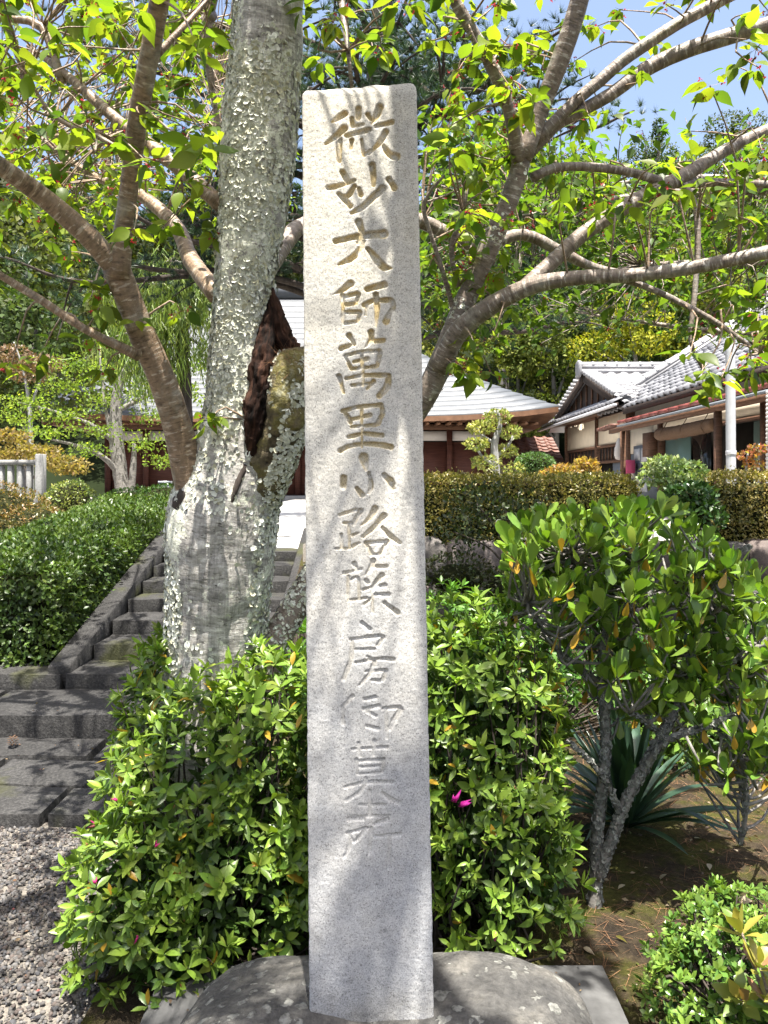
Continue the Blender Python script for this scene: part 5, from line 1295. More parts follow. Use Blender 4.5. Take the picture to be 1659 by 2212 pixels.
    for k in range(16):
        y = y0 + .2 + (y1 - y0 - .4) * k / 15; bar('rafter', (4.24, y, 2.545), (4.98, y, 2.73), .05, .05, 'wood_brown', root)
    bar('eave_beam', (4.36, 8, 2.51), (4.36, 15.4, 2.5), .07, .09, 'wood_brown', root)
    for y in (14.6, 10.45): bx('eave_post', 4.32, 4.4, y - .04, y + .04, 1.0, 2.46, 'wood_brown', root)
    # main tile roof and its eave
    sl = np.array([.843, 0, .538]); lst = tiles(root, (4.55, 17.0, 2.93), (0, -1, 0), sl, 32, 17, 'tile')
    obj('roof_deck', np.array([[4.5, 17.05, 2.86], [4.5, 7.8, 2.86], [8.2, 7.8, 5.22], [8.2, 17.05, 5.22]]), np.array([[0, 1, 2, 3]]), M['wood_dark'], root)
    bar('eave_fascia', (4.53, 7.8, 2.86), (4.53, 15.1, 2.86), .05, .10, 'wood_dark', root)
    obj('gable_wall', np.array([[4.9, 17.0, 2.6], [11.6, 17.0, 2.6], [8.2, 17.0, 5.2]]), np.array([[0, 1, 2]]), M['plaster'], root)
    obj('roof_deck', np.array([[8.2, 17.05, 5.22], [8.2, 7.8, 5.22], [12.2, 7.8, 2.7], [12.2, 17.05, 2.7]]), np.array([[0, 1, 2, 3]]), M['tile'], root)
    ridge_run(root, (4.65, 16.98, 3.02), (8.2, 16.98, 5.29), base=.12); ridge_run(root, (8.2, 17.1, 5.26), (8.2, 7.8, 5.26), base=.26)
    # wing: gable faces left, ridge runs to the right
    up = nrm(np.array([0, 3.25, 1.02])); lst += tiles(root, (4.58, 15.25, 3.04), (1, 0, 0), up, 11, 14, 'tile', keep=lambda p: p[0] < 4.95 + (p[2] - 2.96) * 1.62 + .0)
    obj('roof_deck', np.array([[4.6, 15.2, 2.97], [7.5, 15.2, 2.97], [7.5, 18.5, 4.0], [4.6, 18.5, 4.0]]), np.array([[0, 1, 2, 3]]), M['wood_dark'], root)
    obj('roof_deck', np.array([[4.6, 18.5, 4.0], [7.5, 18.5, 4.0], [7.5, 22.4, 2.9], [4.6, 22.4, 2.9]]), np.array([[0, 1, 2, 3]]), M['tile'], root)
    ridge_run(root, (4.52, 18.5, 4.03), (6.7, 18.5, 4.03), base=.2)
    V, Q = lump((4.5, 18.5, 4.14), (.05, .19, .2), 5, .15); obj('ridge_end_tile', V, Q, M['tile'], root, smooth=True)
    # skirt of tiles below the gable
    lst += tiles(root, (4.42, 22.5, 3.06), (0, -1, 0), (.86, 0, .5), 25, 2, 'tile')
    bar('eave_fascia', (4.43, 15.2, 3.0), (4.43, 22.5, 3.0), .05, .09, 'wood_dark', root); bar('gutter', (4.36, 15.1, 2.985), (4.36, 22.6, 2.965), .07, .05, 'galv', root)
    obj('soffit', np.array([[4.45, 15.2, 2.97], [4.45, 22.5, 2.97], [5.1, 22.5, 3.08], [5.1, 15.2, 3.08]]), np.array([[3, 2, 1, 0]]), M['wood_brown'], root)
    lay_tiles(root, lst, 'tile', 300)
    # gable: dark boarding behind barge boards edged with round tiles
    A_, B_, T_ = np.array([4.78, 15.9, 3.2]), np.array([4.78, 21.6, 3.2]), np.array([4.78, 18.5, 4.0])
    obj('gable_board', np.array([A_, B_, T_]), np.array([[0, 1, 2]]), M['wood_dark'], root)
    for e in (A_, B_):
        bar('barge_board', e + [-.16, 0, -.06], T_ + [-.16, 0, -.06], .05, .2, 'wood_dark', root)
        n = 13
        for k in range(n):
            p = e + (T_ - e) * (k + .3) / n + [-.25, 0, .1]; q = p + [.32, 0, .0]
            V, fs, uv, _ = tube([[*p, .055], [*q, .055]], .2, 8); obj('verge_tile', V, fs, M['tile'], root, smooth=True)
    for k in range(8):
        y = 16.8 + k * .5; zt_ = 3.2 + min((y - 15.9) / 2.6, (21.6 - y) / 3.1) * .8; bx('gable_slat', 4.74, 4.775, y - .02, y + .02, 3.2, zt_ - .08, 'wood_brown', root)
house()
# things on the house front
nbd = thing('notice_board', 'grey notice board pinned with papers beside the pink letter box', 'notice board', (4.96, 15.2, 1.3))
bx('board', 4.965, 4.99, 14.56, 15.92, 1.25, 2.24, 'board', nbd)
for k, (a, b, c_, d, mt) in enumerate([(15.5, 15.86, 1.95, 2.18, 'paper'), (15.08, 15.44, 1.92, 2.18, 'paper'), (14.62, 15.0, 1.9, 2.18, 'photo'), (15.52, 15.84, 1.68, 1.9, 'photo'), (15.1, 15.44, 1.62, 1.86, 'photo'), (14.64, 15.02, 1.62, 1.86, 'paper'), (15.5, 15.86, 1.4, 1.62, 'paper'), (15.08, 15.42, 1.34, 1.58, 'paper')]):
    p = bx('paper_sheet', 4.955, 4.962, a, b, c_, d, mt, nbd)
    if mt == 'paper': bx('picture', 4.951, 4.954, a + .05, b - .12, c_ + .09, d - .04, 'photo', p)
lb = thing('letter_box', 'pink letter box hanging by the house entrance post', 'letter box', (4.78, 15.75, 1.6))
V, fs = bevel_box((.1, .17, .13), .02); obj('box', V + [4.8, 15.75, 1.83], fs, M['pink'], lb); bx('slot', 4.694, 4.699, 15.66, 15.84, 1.88, 1.90, 'dark_in', lb); bx('flyer', 4.69, 4.699, 15.60, 15.68, 1.58, 1.79, 'pink', lb); bx('bracket', 4.88, 4.95, 15.72, 15.78, 1.6, 1.9, 'alu', lb)
bl = thing('reed_blind', 'rolled brown reed blind tied up under the red eave', 'blind', (4.36, 11.5, 2.2))
V, fs, uv, _ = tube([[4.36, 10.5, 2.30, .085], [4.36, 11.2, 2.285, .10], [4.36, 12.0, 2.275, .10], [4.36, 12.62, 2.285, .105]], .05, 16, .14, 20, 4); obj('roll', V, fs, M['reed'], bl, smooth=True)
for y in (10.75, 11.5, 12.3):
    V, fs, uv, _ = tube([[4.30, y, 2.2, .006], [4.25, y, 2.29, .006], [4.31, y, 2.38, .006], [4.36, y, 2.47, .006]], .03, 5); obj('tie_cord', V, fs, M['reed'], bl)
pole = thing('metal_pole', 'thin galvanised metal pole standing behind the right hedge', 'pole', tuple(at(1581, 1160, 7.7)))
c = at(1580, 1040, 7.7); V, fs, uv, _ = tube([[c[0], 7.7, 1.0, .045], [c[0] - .006, 7.7, 1.95, .045], [c[0] - .012, 7.7, 3.0, .045]], .2, 16); obj('shaft', V, fs, M['galv'], pole, smooth=True)
V, fs, uv, _ = tube([[c[0] - .004, 7.7, 1.80, .05], [c[0] - .004, 7.7, 1.84, .05]], .03, 16); obj('joint_collar', V, fs, M['galv'], pole, smooth=True)
V, fs, uv, _ = tube([[c[0] - .012, 7.7, 3.0, .052], [c[0] - .012, 7.7, 3.05, .04]], .03, 16); obj('cap', V, fs, M['galv'], pole, smooth=True)
rc = thing('rain_chain', 'pale rain chain hanging from the red eave at the right edge', 'rain chain', (4.16, 8.68, 1.0))
for k in range(34):
    V, fs, uv, _ = tube([[4.16, 8.68, 2.53 - k * .045, .01], [4.16, 8.68, 2.515 - k * .045, .021], [4.16, 8.68, 2.492 - k * .045, .012]], .01, 8); obj('link', V, fs, M['alu'], rc, smooth=True)
hd = thing('hanging_cloth', 'white cloth hanging from the eave beside the entrance', 'cloth', (4.6, 15.9, 2.2))
V, fs, uv, _ = tube([[4.7, 16.0, 2.40, .03], [4.7, 16.0, 2.25, .075], [4.69, 16.02, 2.1, .085], [4.7, 16.0, 2.0, .06]], .02, 12, .25, 18, 3); obj('cloth', V, fs, M['white'], hd, smooth=True)
V, fs, uv, _ = tube([[4.7, 16.0, 2.98, .006], [4.7, 16.0, 2.40, .006]], .2, 5); obj('cord', V, fs, M['alu'], hd)

# ------------------------------------------------------------------ rust tiled corridor between hall and house
cor = thing('covered_corridor', 'low corridor with rust brown tile roof between the hall and the house', 'corridor', (4.3, 21.5, 1.0))
bx('wall', 3.1, 4.95, 23.0, 23.6, 1.0, 2.4, 'plaster', cor); bx('dado', 3.1, 4.95, 22.96, 22.998, 1.0, 1.6, 'wood_brown', cor)
lst = tiles(cor, (2.7, 21.8, 1.95), (1, 0, 0), (0, .9, .42), 8, 9, 'tile_rust'); lay_tiles(cor, lst, 'tile_rust', 120)
obj('roof_deck', np.array([[2.7, 21.8, 1.92], [5.0, 21.8, 1.92], [5.0, 23.8, 2.84], [2.7, 23.8, 2.84]]), np.array([[0, 1, 2, 3]]), M['wood_dark'], cor)
for x in (2.9, 3.9, 4.85): bx('post', x - .05, x + .05, 22.0, 22.1, 1.0, 1.98, 'wood_brown', cor)
bar('eave_beam', (2.7, 22.05, 1.98), (5, 22.05, 1.98), .1, .1, 'wood_brown', cor)

# ------------------------------------------------------------------ stone fence on the left
fn = thing('stone_fence', 'low granite fence of square posts and a top rail on the left', 'fence', (-6.0, 11, 1.0))
bx('top_rail', -9.5, -4.77, 10.93, 11.07, 1.772, 1.84, 'fence', fn); bx('foot_rail', -9.5, -4.77, 10.9, 11.1, 1.0, 1.22, 'fence', fn)
V, fs = bevel_box((.048, .08, .46), .01); obj('end_post', V + [-4.72, 11, 1.46], fs, M['fence'], fn)
me = None
for k in range(26):
    V, fs = bevel_box((.033, .045, .274), .008); obj('baluster', V + [-4.87 - k * .13, 11, 1.495], fs, M['fence'], fn)
# small lamp by the hall
lm = thing('garden_lamp', 'small grey box lamp standing above the hedge before the hall', 'lamp', tuple(at(357, 1130, 10.5)))
c = at(357, 1052, 10.5); bx('post', c[0] - .03, c[0] + .03, 10.47, 10.53, 1.0, 1.40, 'galv', lm); bx('glass', c[0] - .055, c[0] + .055, 10.445, 10.555, 1.40, 1.52, 'white', lm); bx('cap', c[0] - .075, c[0] + .075, 10.425, 10.575, 1.52, 1.55, 'galv', lm)
for s in (-1, 1): bx('bar', c[0] + s * .058 - .008, c[0] + s * .058 + .008, 10.436, 10.444, 1.40, 1.52, 'galv', lm)
# ================================================================== plants of the middle ground
def leafy(name, label, cat, loc, blobs, n, size, cA, cB, mat='leaf', trunk=None, tmat='bark_grey', body=.72, tpl=LEAF_SML, depth=.2, rough=.16, group=None, seed=0, updir=.5, nz=.7, parts=0):
    root = thing(name, label, cat, loc, group)
    P, N = blob_points(blobs, n, seed, depth, rough)
    D = nrm(N * .6 + [0, 0, .3] + nz * rng.normal(size=P.shape)); U = nrm(N * .7 + [0, 0, updir] + .5 * rng.normal(size=P.shape))
    t = np.clip(.5 + .7 * fbm(P * 3.3, 2, seed + 3) + .3 * rng.normal(size=len(P)), 0, 1)
    V, T, C = scatter(tpl, P, D, U, size * rng.uniform(.7, 1.3, len(P)), mixcol(cA, cB, t, .16))
    obj('foliage' if not trunk else 'crown', V, T, M[mat], root, col=C, kind='stuff')
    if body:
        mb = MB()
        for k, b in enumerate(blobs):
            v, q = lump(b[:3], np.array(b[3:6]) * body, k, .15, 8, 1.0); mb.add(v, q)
        mb.build('light_block_core', M['green_body'], root, smooth=True)  # dark lumps added inside the leaves to block light
    for L in (trunk or []):
        V, fs, uv, _ = tube(L, .06, 9, .14, 18, 4); obj('trunk', V, fs, M[tmat], root, uv=uv, smooth=True)
    return root
def vb(x, y, Y, rx, ry, dep=None):
    p = at(x, y, Y); return (*p, px(rx, Y), px(dep or rx, Y), px(ry, Y))
# cloud-pruned pale stemmed tree
T0 = lambda L: [list(r) for r in rows(L)]
leafy('cloud_pruned_tree', 'small cloud pruned tree with pale stem and yellow green leaf pads before the hall', 'tree', tuple(at(1078, 1150, 9.0)),
      [vb(1075, 900, 9, 28, 14), vb(1040, 925, 9, 30, 12), vb(1100, 935, 9, 24, 12), vb(1030, 960, 8.9, 26, 11), vb(1090, 975, 9.1, 26, 12), vb(1050, 1000, 9, 30, 14), vb(1110, 1015, 9, 20, 12)],
      1700, .045, (.34, .33, .09), (.15, .19, .04), body=0, trunk=[T0([(1075, 1160, 9, 16), (1072, 1020, 9, 17), (1068, 960, 9, 16), (1080, 920, 9, 11), (1073, 885, 9, 6)]), T0([(1070, 960, 9, 8), (1040, 940, 9, 6), (1030, 925, 9, 4)]), T0([(1070, 990, 9, 8), (1100, 960, 9, 6), (1108, 940, 9, 4)]), T0([(1072, 1010, 9, 8), (1040, 985, 8.95, 6), (1028, 965, 8.9, 4)])], tmat='fence', seed=11)
leafy('ball_topiary', 'round clipped ball of fine green foliage above the right hedge', 'topiary', tuple(at(1155, 1130, 9.6)), [vb(1155, 1003, 9.6, 42, 24)], 2600, .03, (.11, .19, .05), (.05, .10, .03), trunk=[T0([(1155, 1130, 9.6, 12), (1155, 1015, 9.6, 10)])], body=.86, depth=.08, rough=.05, seed=12)
leafy('orange_maple', 'low maple with orange spring leaves behind the right hedge', 'shrub', tuple(at(1250, 1130, 8.6)), [vb(1265, 1005, 8.6, 22, 14), vb(1225, 1018, 8.6, 34, 10), vb(1275, 1018, 8.6, 18, 14), vb(1190, 1025, 8.6, 22, 6)], 1000, .05, (.30, .17, .06), (.27, .20, .08), mat='leaf_thin', body=0, tpl=LEAF_FAR, trunk=[T0([(1255, 1130, 8.6, 6), (1255, 1050, 8.6, 5), (1262, 1000, 8.6, 3)]), T0([(1255, 1060, 8.6, 5), (1220, 1025, 8.6, 3)])], seed=13)
leafy('variegated_shrub', 'pale variegated shrub with grey stems in the gap of the hedge', 'shrub', tuple(at(1450, 1180, 6.4)), [vb(1440, 1010, 6.5, 45, 18), vb(1490, 1020, 6.5, 32, 18), vb(1405, 1035, 6.5, 22, 14), vb(1470, 1045, 6.4, 40, 20)], 1500, .05, (.40, .46, .22), (.18, .28, .10), body=0, trunk=[T0([(1455, 1180, 6.4, 9), (1450, 1090, 6.4, 8), (1440, 1030, 6.4, 5)]), T0([(1452, 1110, 6.4, 7), (1485, 1050, 6.4, 5)])], seed=14)
leafy('camellia_shrub', 'dark glossy leaved shrub in front of the gap in the hedge', 'shrub', tuple(at(1480, 1250, 6.0)), [vb(1490, 1075, 6.1, 50, 28), vb(1510, 1120, 6.0, 50, 40)], 1100, .055, (.06, .12, .03), (.025, .06, .016), mat='leaf_gloss', body=.5, trunk=[T0([(1490, 1230, 6, 9), (1490, 1110, 6, 6)])], seed=15)
leafy('red_maple', 'slender maple with a few red leaves by the house at the right edge', 'shrub', tuple(at(1630, 1130, 8.0)), [vb(1612, 985, 8, 22, 7), vb(1635, 970, 8, 22, 7), vb(1628, 1005, 8, 20, 6)], 260, .045, (.24, .08, .05), (.18, .17, .06), mat='leaf_thin', tpl=LEAF_FAR, body=0, trunk=[T0([(1620, 1130, 8, 7), (1612, 1020, 8, 5), (1616, 975, 8, 3)]), T0([(1640, 1130, 8, 7), (1638, 1020, 8, 5), (1640, 960, 8, 3)])], tmat='fence', seed=16)
# shaded twiggy shrubs against the stone wall
leafy('twiggy_shrub', 'dark sparse shrub on a thin trunk in front of the stone wall', 'shrub', tuple(at(1100, 1330, 5.2)), [vb(1050, 1090, 5.3, 95, 45), vb(1130, 1110, 5.2, 70, 50), vb(1010, 1150, 5.4, 80, 45)], 950, .04, (.05, .075, .022), (.03, .04, .016), body=0, depth=.8,
      trunk=[T0([(1105, 1340, 5.2, 15), (1100, 1230, 5.2, 14), (1108, 1160, 5.2, 11), (1090, 1100, 5.2, 6)]), T0([(1103, 1200, 5.2, 9), (1070, 1140, 5.2, 6), (1030, 1090, 5.2, 3)]), T0([(1106, 1170, 5.2, 7), (1150, 1110, 5.2, 4), (1180, 1070, 5.2, 2)]), T0([(1100, 1230, 5.2, 6), (1050, 1180, 5.2, 4), (980, 1150, 5.2, 2)])], tmat='bark_dark', seed=17)
leafy('shaded_azalea', 'low shaded bush with dull reddish leaves under the stone wall', 'bush', tuple(at(990, 1340, 5.6)), [vb(990, 1250, 5.7, 90, 55), vb(1090, 1280, 5.5, 80, 50)], 2000, .035, (.06, .085, .025), (.05, .045, .02), body=.6, seed=18)
leafy('garden_bush', 'bright leafy bush standing behind the large leaved shrub', 'bush', tuple(at(1450, 1650, 4.2)), [vb(1440, 1560, 4.2, 110, 80), vb(1570, 1600, 4.3, 110, 80), vb(1600, 1420, 4.6, 90, 70), vb(1480, 1440, 4.7, 80, 70)], 2400, .06, (.12, .20, .03), (.04, .09, .02), tpl=LEAF_ELL, body=.5, seed=19)
# left side mounds
leafy('azalea_mound', 'large rounded azalea mound in rusty orange and green on the left', 'bush', (-4.3, 8.9, 1.0), [(-4.45, 8.9, 1.12, .75, .6, .42), (-3.75, 8.6, 1.02, .35, .4, .28)], 7000, .035, (.20, .115, .04), (.10, .10, .03), body=.85, depth=.1, seed=21)
leafy('azalea_mound', 'smaller yellow green azalea mound beside the stone fence', 'bush', (-4.2, 10, 1.0), [(-3.92, 10.0, 1.22, .30, .4, .34), (-4.9, 10.2, 1.06, .5, .4, .30)], 5000, .035, (.24, .26, .06), (.09, .14, .03), body=.85, depth=.1, seed=22)
leafy('azalea_mound', 'dark green rounded azalea at the upper end of the stair hedge', 'bush', (-3.2, 10.6, 1.0), [(-3.3, 10.4, 1.2, .55, .4, .26), (-2.75, 10.2, 1.25, .45, .4, .26)], 4200, .035, (.10, .17, .03), (.04, .09, .02), body=.85, depth=.1, seed=23)
leafy('azalea_mound', 'low brown green bush on the bank below the orange mound', 'bush', (-3.9, 7.9, .8), [(-4.0, 7.8, .95, .6, .4, .25), (-3.6, 7.3, .85, .3, .4, .2)], 3600, .035, (.20, .15, .05), (.09, .10, .03), body=.85, depth=.1, seed=24)
for x, y, Y, rx, ry in ((30, 1185, 7.6, 42, 26), (110, 1160, 8.0, 30, 18)):
    V, Q = lump(at(x, y, Y), (px(rx, Y), .2, px(ry, Y)), int(x), .2); o = obj('garden_rock', V, Q, M['stone_piece'], col=np.array([.36, .33, .28]), smooth=True); tag(o, 'pale garden rock under the rusty azalea mound, ' + ('the larger one at the left edge' if x < 50 else 'the smaller one nearer the hedge'), 'rock')
leafy('tan_maple', 'low spreading maple with tan yellow leaves above the stone fence', 'tree', (-6.3, 12.4, 1.0), [vb(20, 945, 12.4, 50, 16), vb(70, 975, 12.3, 60, 14), vb(120, 1000, 12.2, 60, 14), vb(0, 985, 12.4, 50, 14), vb(150, 1015, 12.2, 40, 10)], 2600, .06, (.25, .185, .075), (.17, .14, .06), mat='leaf_thin', tpl=LEAF_FAR, body=0, depth=.9, rough=.45, trunk=[T0([(60, 1120, 12.4, 10), (60, 1030, 12.4, 9), (40, 960, 12.4, 5)]), T0([(60, 1040, 12.4, 7), (120, 1000, 12.3, 4)])], tmat='bark_grey', seed=25)
leafy('bronze_maple', 'small maple with bronze red leaves and grey twigs far left', 'tree', (-7.2, 14.5, 1.0), [vb(30, 765, 14.5, 34, 16), vb(95, 785, 14.5, 42, 14), vb(60, 810, 14.5, 40, 14), vb(10, 790, 14.5, 24, 12)], 1300, .07, (.13, .07, .045), (.18, .13, .07), tpl=LEAF_FAR, body=0, trunk=[T0([(70, 1090, 14.5, 10), (65, 900, 14.5, 9), (50, 800, 14.5, 5), (30, 740, 14.5, 3)]), T0([(65, 880, 14.5, 6), (100, 790, 14.5, 3)])], tmat='fence', seed=26)
# layered maple before the hall
leafy('layered_maple', 'maple with fresh yellow green layered branches and a lichen grey trunk before the hall', 'tree', (-4.6, 14, 1.0),
      [vb(x, y, Y, rx * 1.15, ry * 1.7) for x, y, Y, rx, ry in [(60, 870, 13.6, 60, 10), (140, 835, 14, 55, 12), (30, 905, 13.5, 45, 9), (150, 900, 13.5, 60, 10), (220, 870, 14, 50, 12), (110, 935, 13.3, 55, 9), (210, 930, 13.6, 50, 10), (300, 850, 14.3, 60, 14), (330, 900, 14.2, 45, 12), (310, 960, 14, 50, 14), (190, 975, 13.5, 50, 9), (350, 1000, 14, 40, 10), (250, 810, 14.2, 70, 14), (430, 790, 14.5, 50, 14), (170, 790, 14.2, 60, 14), (420, 850, 14.5, 40, 16)]],
      4600, .06, (.20, .27, .05), (.085, .14, .03), mat='leaf_thin', tpl=LEAF_FAR, body=0, depth=.95, rough=.45, trunk=[T0([(272, 1090, 14, 34), (262, 1040, 14, 32), (252, 960, 14, 30), (250, 900, 14, 26), (255, 840, 14, 20), (280, 780, 14, 10)]), T0([(262, 1030, 14, 14), (225, 990, 13.8, 12), (170, 965, 13.6, 8), (110, 950, 13.4, 4)]), T0([(252, 960, 14, 12), (200, 920, 13.8, 9), (120, 890, 13.7, 5), (40, 870, 13.6, 3)]), T0([(250, 890, 14, 12), (310, 860, 14.2, 9), (340, 850, 14.3, 4)]), T0([(240, 940, 14, 10), (228, 880, 14, 8), (218, 800, 14.1, 5), (215, 740, 14.2, 2)]), T0([(280, 1085, 14, 18), (288, 1010, 14, 14), (290, 960, 14, 8)])], tmat='bark_grey', seed=27)
# thread-leaf cypress
def cypress():
    root = thing('weeping_cypress', 'cypress with drooping yellow green threads and a dark trunk left of the cherry trunk', 'tree', (-3.0, 12, 1.0))
    V, fs, uv, _ = tube(rows([(405, 1110, 12, 34), (400, 900, 12, 32), (396, 760, 12, 30), (390, 650, 12, 24), (370, 560, 12, 14)]), .1, 12, .15, 10, 3); obj('trunk', V, fs, M['bark_dark'], root, uv=uv, smooth=True)
    mb = MB(); P = []; D = []
    for x, y, Y in [(330, 650, 11.8), (270, 700, 11.7), (290, 770, 11.6), (350, 720, 11.6), (440, 640, 11.8), (440, 760, 11.7), (250, 800, 11.7), (300, 830, 11.5), (380, 620, 11.7), (230, 640, 12), (480, 700, 12), (350, 800, 11.5), (330, 590, 12), (460, 590, 12), (210, 740, 11.8), (310, 700, 11.5), (400, 690, 11.5)]:
        e = at(x, y, Y); s = at(396, y - 20, 12)
        V, fs, uv, fr = tube([[*s, .025], [*((s + e) / 2 + [0, 0, .1]), .018], [*e, .006]], .08, 5, 0, cap=False); mb.add(V, fs, uv=uv)
        c_ = fr[0]; k = rng.integers(len(c_) // 3, len(c_), 300); P.append(c_[k] + rng.normal(size=(300, 3)) * [.16, .16, .10]); D.append(rng.normal(size=(300, 3)) * .35 + [0, 0, -1.])
    mb.build('branches', M['bark_grey'], root, kind='stuff')
    P = np.vstack(P); D = np.vstack(D); n = len(P)
    V, T, C = scatter(LEAF_STRIP, P, D, rand_dir(n), rng.uniform(.14, .34, n), mixcol((.20, .26, .05), (.075, .125, .03), rng.random(n), .2), .9)
    obj('crown', V, T, M['leaf'], root, col=C, kind='stuff')
cypress()
# black pine
def pine():
    root = thing('black_pine', 'tall dark pine with needle tufts spreading behind the top of the pillar', 'tree', (.0, 11.5, 1.0)); sk = []
    V, fs, uv, fr = tube([[0.0, 11.5, .95, .25], [-.15, 11.5, 3, .23], [.1, 11.4, 5, .20], [-.1, 11.2, 7, .16], [.1, 11.0, 9.5, .10], [.0, 10.8, 12, .04]], .15, 14, .2, 5, 3); obj('trunk', V, fs, M['bark_dark'], root, uv=uv, smooth=True)
    ends = [(370, 90, 9.0, 5.6), (60, 190, 9.5, 5.5), (270, 470, 9.8, 4.6), (30, 440, 10.5, 4.8), (1080, 130, 9.8, 5.8), (1260, 40, 9.6, 6.4), (1020, 300, 10.3, 4.8), (1245, 690, 10.5, 3.6), (1130, 640, 10.0, 3.2), (1370, 240, 10.8, 5.2), (900, -60, 9.2, 6.6), (690, -100, 9.2, 6.6), (160, -60, 9.4, 6.4), (950, 200, 9.0, 5.4), (780, 60, 8.6, 5.6), (440, 330, 9.4, 4.8), (1180, 380, 10.5, 4.6), (1000, 640, 10.2, 3.2), (420, 540, 10.2, 4.2), (1000, 30, 9.0, 6.0), (1400, 480, 10.8, 4.0), (640, 200, 9.2, 5.2), (220, 300, 9.2, 5.4), (1200, 200, 9.6, 5.6), (860, 120, 9.0, 5.6), (1040, 220, 9.2, 5.4), (720, 150, 9.4, 5.4), (960, 90, 9.0, 5.8), (100, 100, 8.6, 5), (200, 400, 9, 5), (400, 200, 9, 5), (330, 10, 8.8, 5), (50, 320, 9, 5), (170, 520, 9.4, 5), (20, 560, 9.8, 5), (430, 440, 9.4, 5)]
    for k, (x, y, Y, z0) in enumerate(ends):
        e = at(x, y, Y); s = np.array([0, 11.3, max(1.8, min(11, e[2] - .4 + rng.normal() * .2))]); m1 = s * .6 + e * .4 + [0, 0, .25 + rng.normal() * .1]; m2 = s * .25 + e * .75 + [rng.normal() * .15, 0, -.05 + rng.normal() * .15]
        r0 = .085 if k == 0 else .055
        V, fs, uv, fr = tube([[*s, r0], [*m1, r0 * .8], [*m2, r0 * .55], [*e, .012]], .12, 8, .2, 8, k); obj('limb', V, fs, M['bark_dark'], root, uv=uv, smooth=True); sk.append(fr[0][len(fr[0]) // 3:])
        for _ in range(5):
            c_ = fr[0][rng.integers(len(fr[0]) // 3, len(fr[0]))]; d = nrm(rng.normal(size=3) * [1, .8, .4]) * rng.uniform(.4, .9)
            V, fs, uv, f2 = tube([[*c_, .02], [*(c_ + d * .5 + [0, 0, .06]), .014], [*(c_ + d), .006]], .1, 5, 0, cap=False); obj('branchlet', V, fs, M['bark_dark'], root, uv=uv); sk.append(f2[0])
    S_ = np.vstack(sk); n = 4800; P = S_[rng.integers(0, len(S_), n)] + rng.normal(size=(n, 3)) * [.2, .2, .13] + [0, 0, .05]
    A = nrm(rng.normal(size=(n, 3)) * .6 + [0, 0, .8]); m_ = 36; Q = np.repeat(P, m_, 0); AA = np.repeat(A, m_, 0); D = nrm(AA + .75 * rand_dir(len(Q)))
    tri = (np.array([[0, -.5, 0], [0, .5, 0], [1, 0, 0]]), np.array([[0, 1, 2]])); L = rng.uniform(.09, .15, len(Q))
    V, T, C = scatter(tri, Q, D, rand_dir(len(Q)), L, mixcol((.045, .085, .045), (.018, .038, .024), np.repeat(rng.random(n), m_), .2), .055)
    obj('crown', V, T, M['leaf'], root, col=C, kind='stuff')
    k = rng.integers(0, len(S_), 70)
    for p in S_[k]:
        V, Q = lump(p + rng.normal(size=3) * .05, (.03, .03, .04), int(rng.integers(99)), .3, 5, 1.0); obj('cone', V, Q, M['bark_dark'], root)
pine()

# ================================================================== wooded hill
def hill_z(X, Y):
    P = np.stack([X * .03, Y * .03, X * 0], -1)
    s = np.where(X < 0, .44, .52)
    return .9 + np.clip(Y - 27, 0, 60) * s * (1 + .2 * vn(P, 4)) - .0 * X
sheet('hill', -90, 110, 27, 130, 70, 50, lambda X, Y: hill_z(X, Y) - .3, M['hillside'])
def broad(name, H, Rr, n, leaf, seed, cA, cB, flat=1.0, cone=False):
    root = thing(name, '-', 'tree', (0, 0, 0)); rg = np.random.default_rng(seed); bl = []
    for k in range(16):
        t = rg.random(); z = H * (.32 + .62 * t); rad = Rr * (math.sin(math.pi * (.15 + .75 * t)) if not cone else (1.05 - t) * 1.0) * rg.uniform(.3, .8); a = rg.uniform(0, 6.28)
        s = Rr * rg.uniform(.30, .48) * (1 if not cone else 1.15 - .7 * t); bl.append((rad * math.cos(a), rad * math.sin(a), z, s, s, s * .75 * flat))
    P, N = blob_points(bl, n, seed, .3, .25); D = nrm(N * .5 + rng.normal(size=P.shape) + ([0, 0, -.5] if cone else [0, 0, 0])); U = nrm(N + [0, 0, .5] + .4 * rng.normal(size=P.shape))
    t = np.clip(.45 + .6 * fbm(P * .9, 2, seed) + .25 * rng.normal(size=len(P)), 0, 1)
    V, T, C = scatter(LEAF_FAR, P, D, U, leaf * rng.uniform(.6, 1.3, len(P)), mixcol(cA, cB, t, .15))
    obj('crown', V, T, M['leaf_far'], root, col=C, kind='stuff')
    V, fs, uv, _ = tube([[0, 0, -.5, H * .022], [.1, 0, H * .3, H * .018], [-.1, .1, H * .6, H * .012], [0, 0, H * .9, H * .004]], .5, 8, .1, 2, seed); obj('trunk', V, fs, M['bark_grey'], root, uv=uv, smooth=True)
    for k in range(6):
        b = bl[rg.integers(0, 16)]; V, fs, uv, _ = tube([[0, 0, b[2] * .6, H * .01], [b[0] * .5, b[1] * .5, b[2] * .85, H * .007], [b[0], b[1], b[2], H * .003]], .5, 5, 0); obj('branch', V, fs, M['bark_grey'], root)
    return root
PR = [broad('broadleaf_tree', 10, 4.2, 6500, .26, 3, (.12, .145, .042), (.045, .07, .022)), broad('broadleaf_tree', 9, 3.6, 6500, .24, 5, (.12, .145, .042), (.04, .065, .02), .8), broad('conifer_tree', 13, 3.0, 6500, .26, 8, (.075, .11, .04), (.03, .055, .022), 1.3, True), broad('bamboo_clump', 9, 3.0, 6500, .24, 11, (.16, .18, .05), (.07, .095, .028), 1.6)]
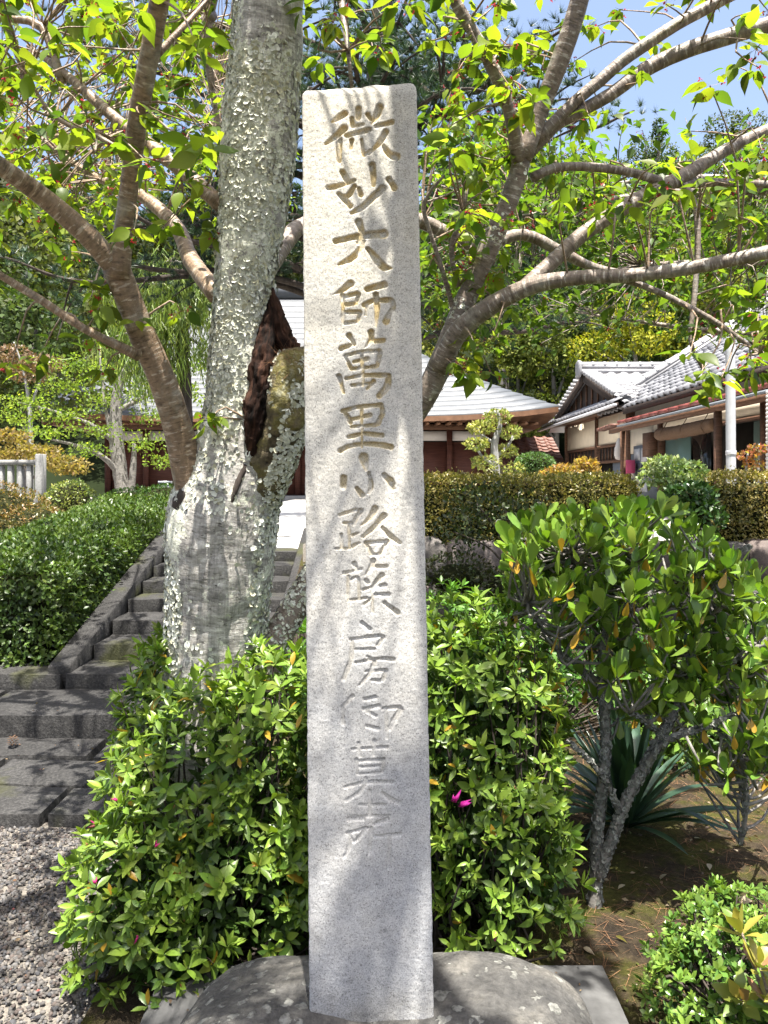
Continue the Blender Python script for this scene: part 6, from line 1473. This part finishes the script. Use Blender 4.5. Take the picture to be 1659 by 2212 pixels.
LAB = {'broadleaf_tree': 'broadleaf tree', 'conifer_tree': 'dark conifer', 'bamboo_clump': 'yellow green bamboo clump'}
def hill_label(kind, x, y, tint):
    tone = '' if kind != 'broadleaf_tree' else ('dark green ' if sum(tint) < 2.4 else 'fresh green ')
    side = 'left of the cherry trunk' if x < (500 - CX) * y / F else ('above the hall roof' if x < (1210 - CX) * y / F else 'behind the tiled house')
    hgt = 'at the foot of the hill ' if y < 34 else ('halfway up the hill ' if y < 57 else 'near the crest of the hill ')
    return tone + LAB[kind] + ' ' + hgt + side
rg = np.random.default_rng(23); first = [True] * 4
def plant(pi, x, y, sc, tint):
    pr = PR[pi]; z = float(hill_z(np.array([x]), np.array([y]))[0]) - .2; lab = hill_label(pr.name.split('.')[0], x, y, tint); grp = lab + ', of several alike'
    if first[pi]:
        first[pi] = False; pr.location = (x, y, z); pr.rotation_euler = (0, 0, rg.uniform(0, 6.28)); pr.scale = (sc, sc, sc); pr['label'] = lab; pr['group'] = grp
        for c in pr.children:
            if 'crown' in c.name: c.color = (*tint, 1)
    else: dup(pr, (x, y, z), rg.uniform(0, 6.28), sc, lab, grp, tint)
for Yr, step in ((31, 5.0), (37, 5.2), (44, 5.6), (52, 6.2), (61, 7), (72, 8)):
    x = (-80 - CX) * Yr / F + rg.uniform(0, 3)
    while x < (1740 - CX) * Yr / F:
        left = x < (560 - CX) * Yr / F; hide = (560 - CX) * Yr / F < x < (900 - CX) * Yr / F
        if not hide or rg.random() < .5:
            u = rg.random()
            if left: pi, ti = (2, (1, 1.05, .9)) if u < .3 else ((0, (1.15, 1.05, .85)) if u < .7 else (1, (1.0, .9, .8)))
            else: pi, ti = (3, (1.15, 1.15, .8)) if u < .4 else ((0, (1.25, 1.2, .8)) if u < .6 else ((1, (.6, .8, .7)) if u < .8 else (2, (.95, 1.05, .9))))
            j = rg.uniform(.8, 1.2) * (.45 if left else .68); plant(pi, x + rg.normal() * .8, Yr + rg.normal() * 1.2, rg.uniform(.75, 1.05), tuple(np.array(ti) * j))
        x += step * rg.uniform(.8, 1.25)
for v_, Yp, pi_, sc_, ti_ in ((1200, 29, 0, .6, (1.3, 1.25, .8)), (1290, 28.5, 1, .55, (.55, .7, .6)), (1440, 29.5, 1, .7, (.5, .65, .6)), (1120, 29.5, 3, .6, (1.2, 1.2, .8)), (1520, 31, 0, .7, (.9, 1.0, .7)), (1330, 33, 2, .8, (.8, .9, .8)), (1240, 32, 1, .75, (.6, .75, .65))):
    plant(pi_, (v_ - CX) * Yp / F, Yp, sc_, ti_)
# three that stand out
r = dup(PR[1], tuple(at(1375, 940, 27)), .5, (.52, .52, .58), 'rounded golden yellow tree right behind the tiled gable', None, (2.6, 2.1, .6))
del r['group']
for ch in r.children: pass
r = dup(PR[3], tuple(at(985, 960, 28.5)), 1.2, .62, 'yellow green bamboo clump rising just behind the right end of the hall roof', None, (1.25, 1.15, .7)); del r['group']
r = dup(PR[1], tuple(at(1580, 900, 27.5)), 2.2, .75, 'pale yellow green tree behind the ridge of the house', None, (1.4, 1.25, .7)); del r['group']
r = dup(PR[0], tuple(at(60, 1040, 19)), 2.2, .62, 'dusty olive tree behind the bronze maple at the left edge', None, (1.0, .95, .8)); del r['group']
r = dup(PR[1], tuple(at(-60, 1040, 17)), .2, .6, 'dark evergreen tree at the left edge behind the fence', None, (.5, .6, .6)); del r['group']
print('tris', sum(len(m.polygons) for m in bpy.data.meshes), 'objs', len(bpy.data.objects))
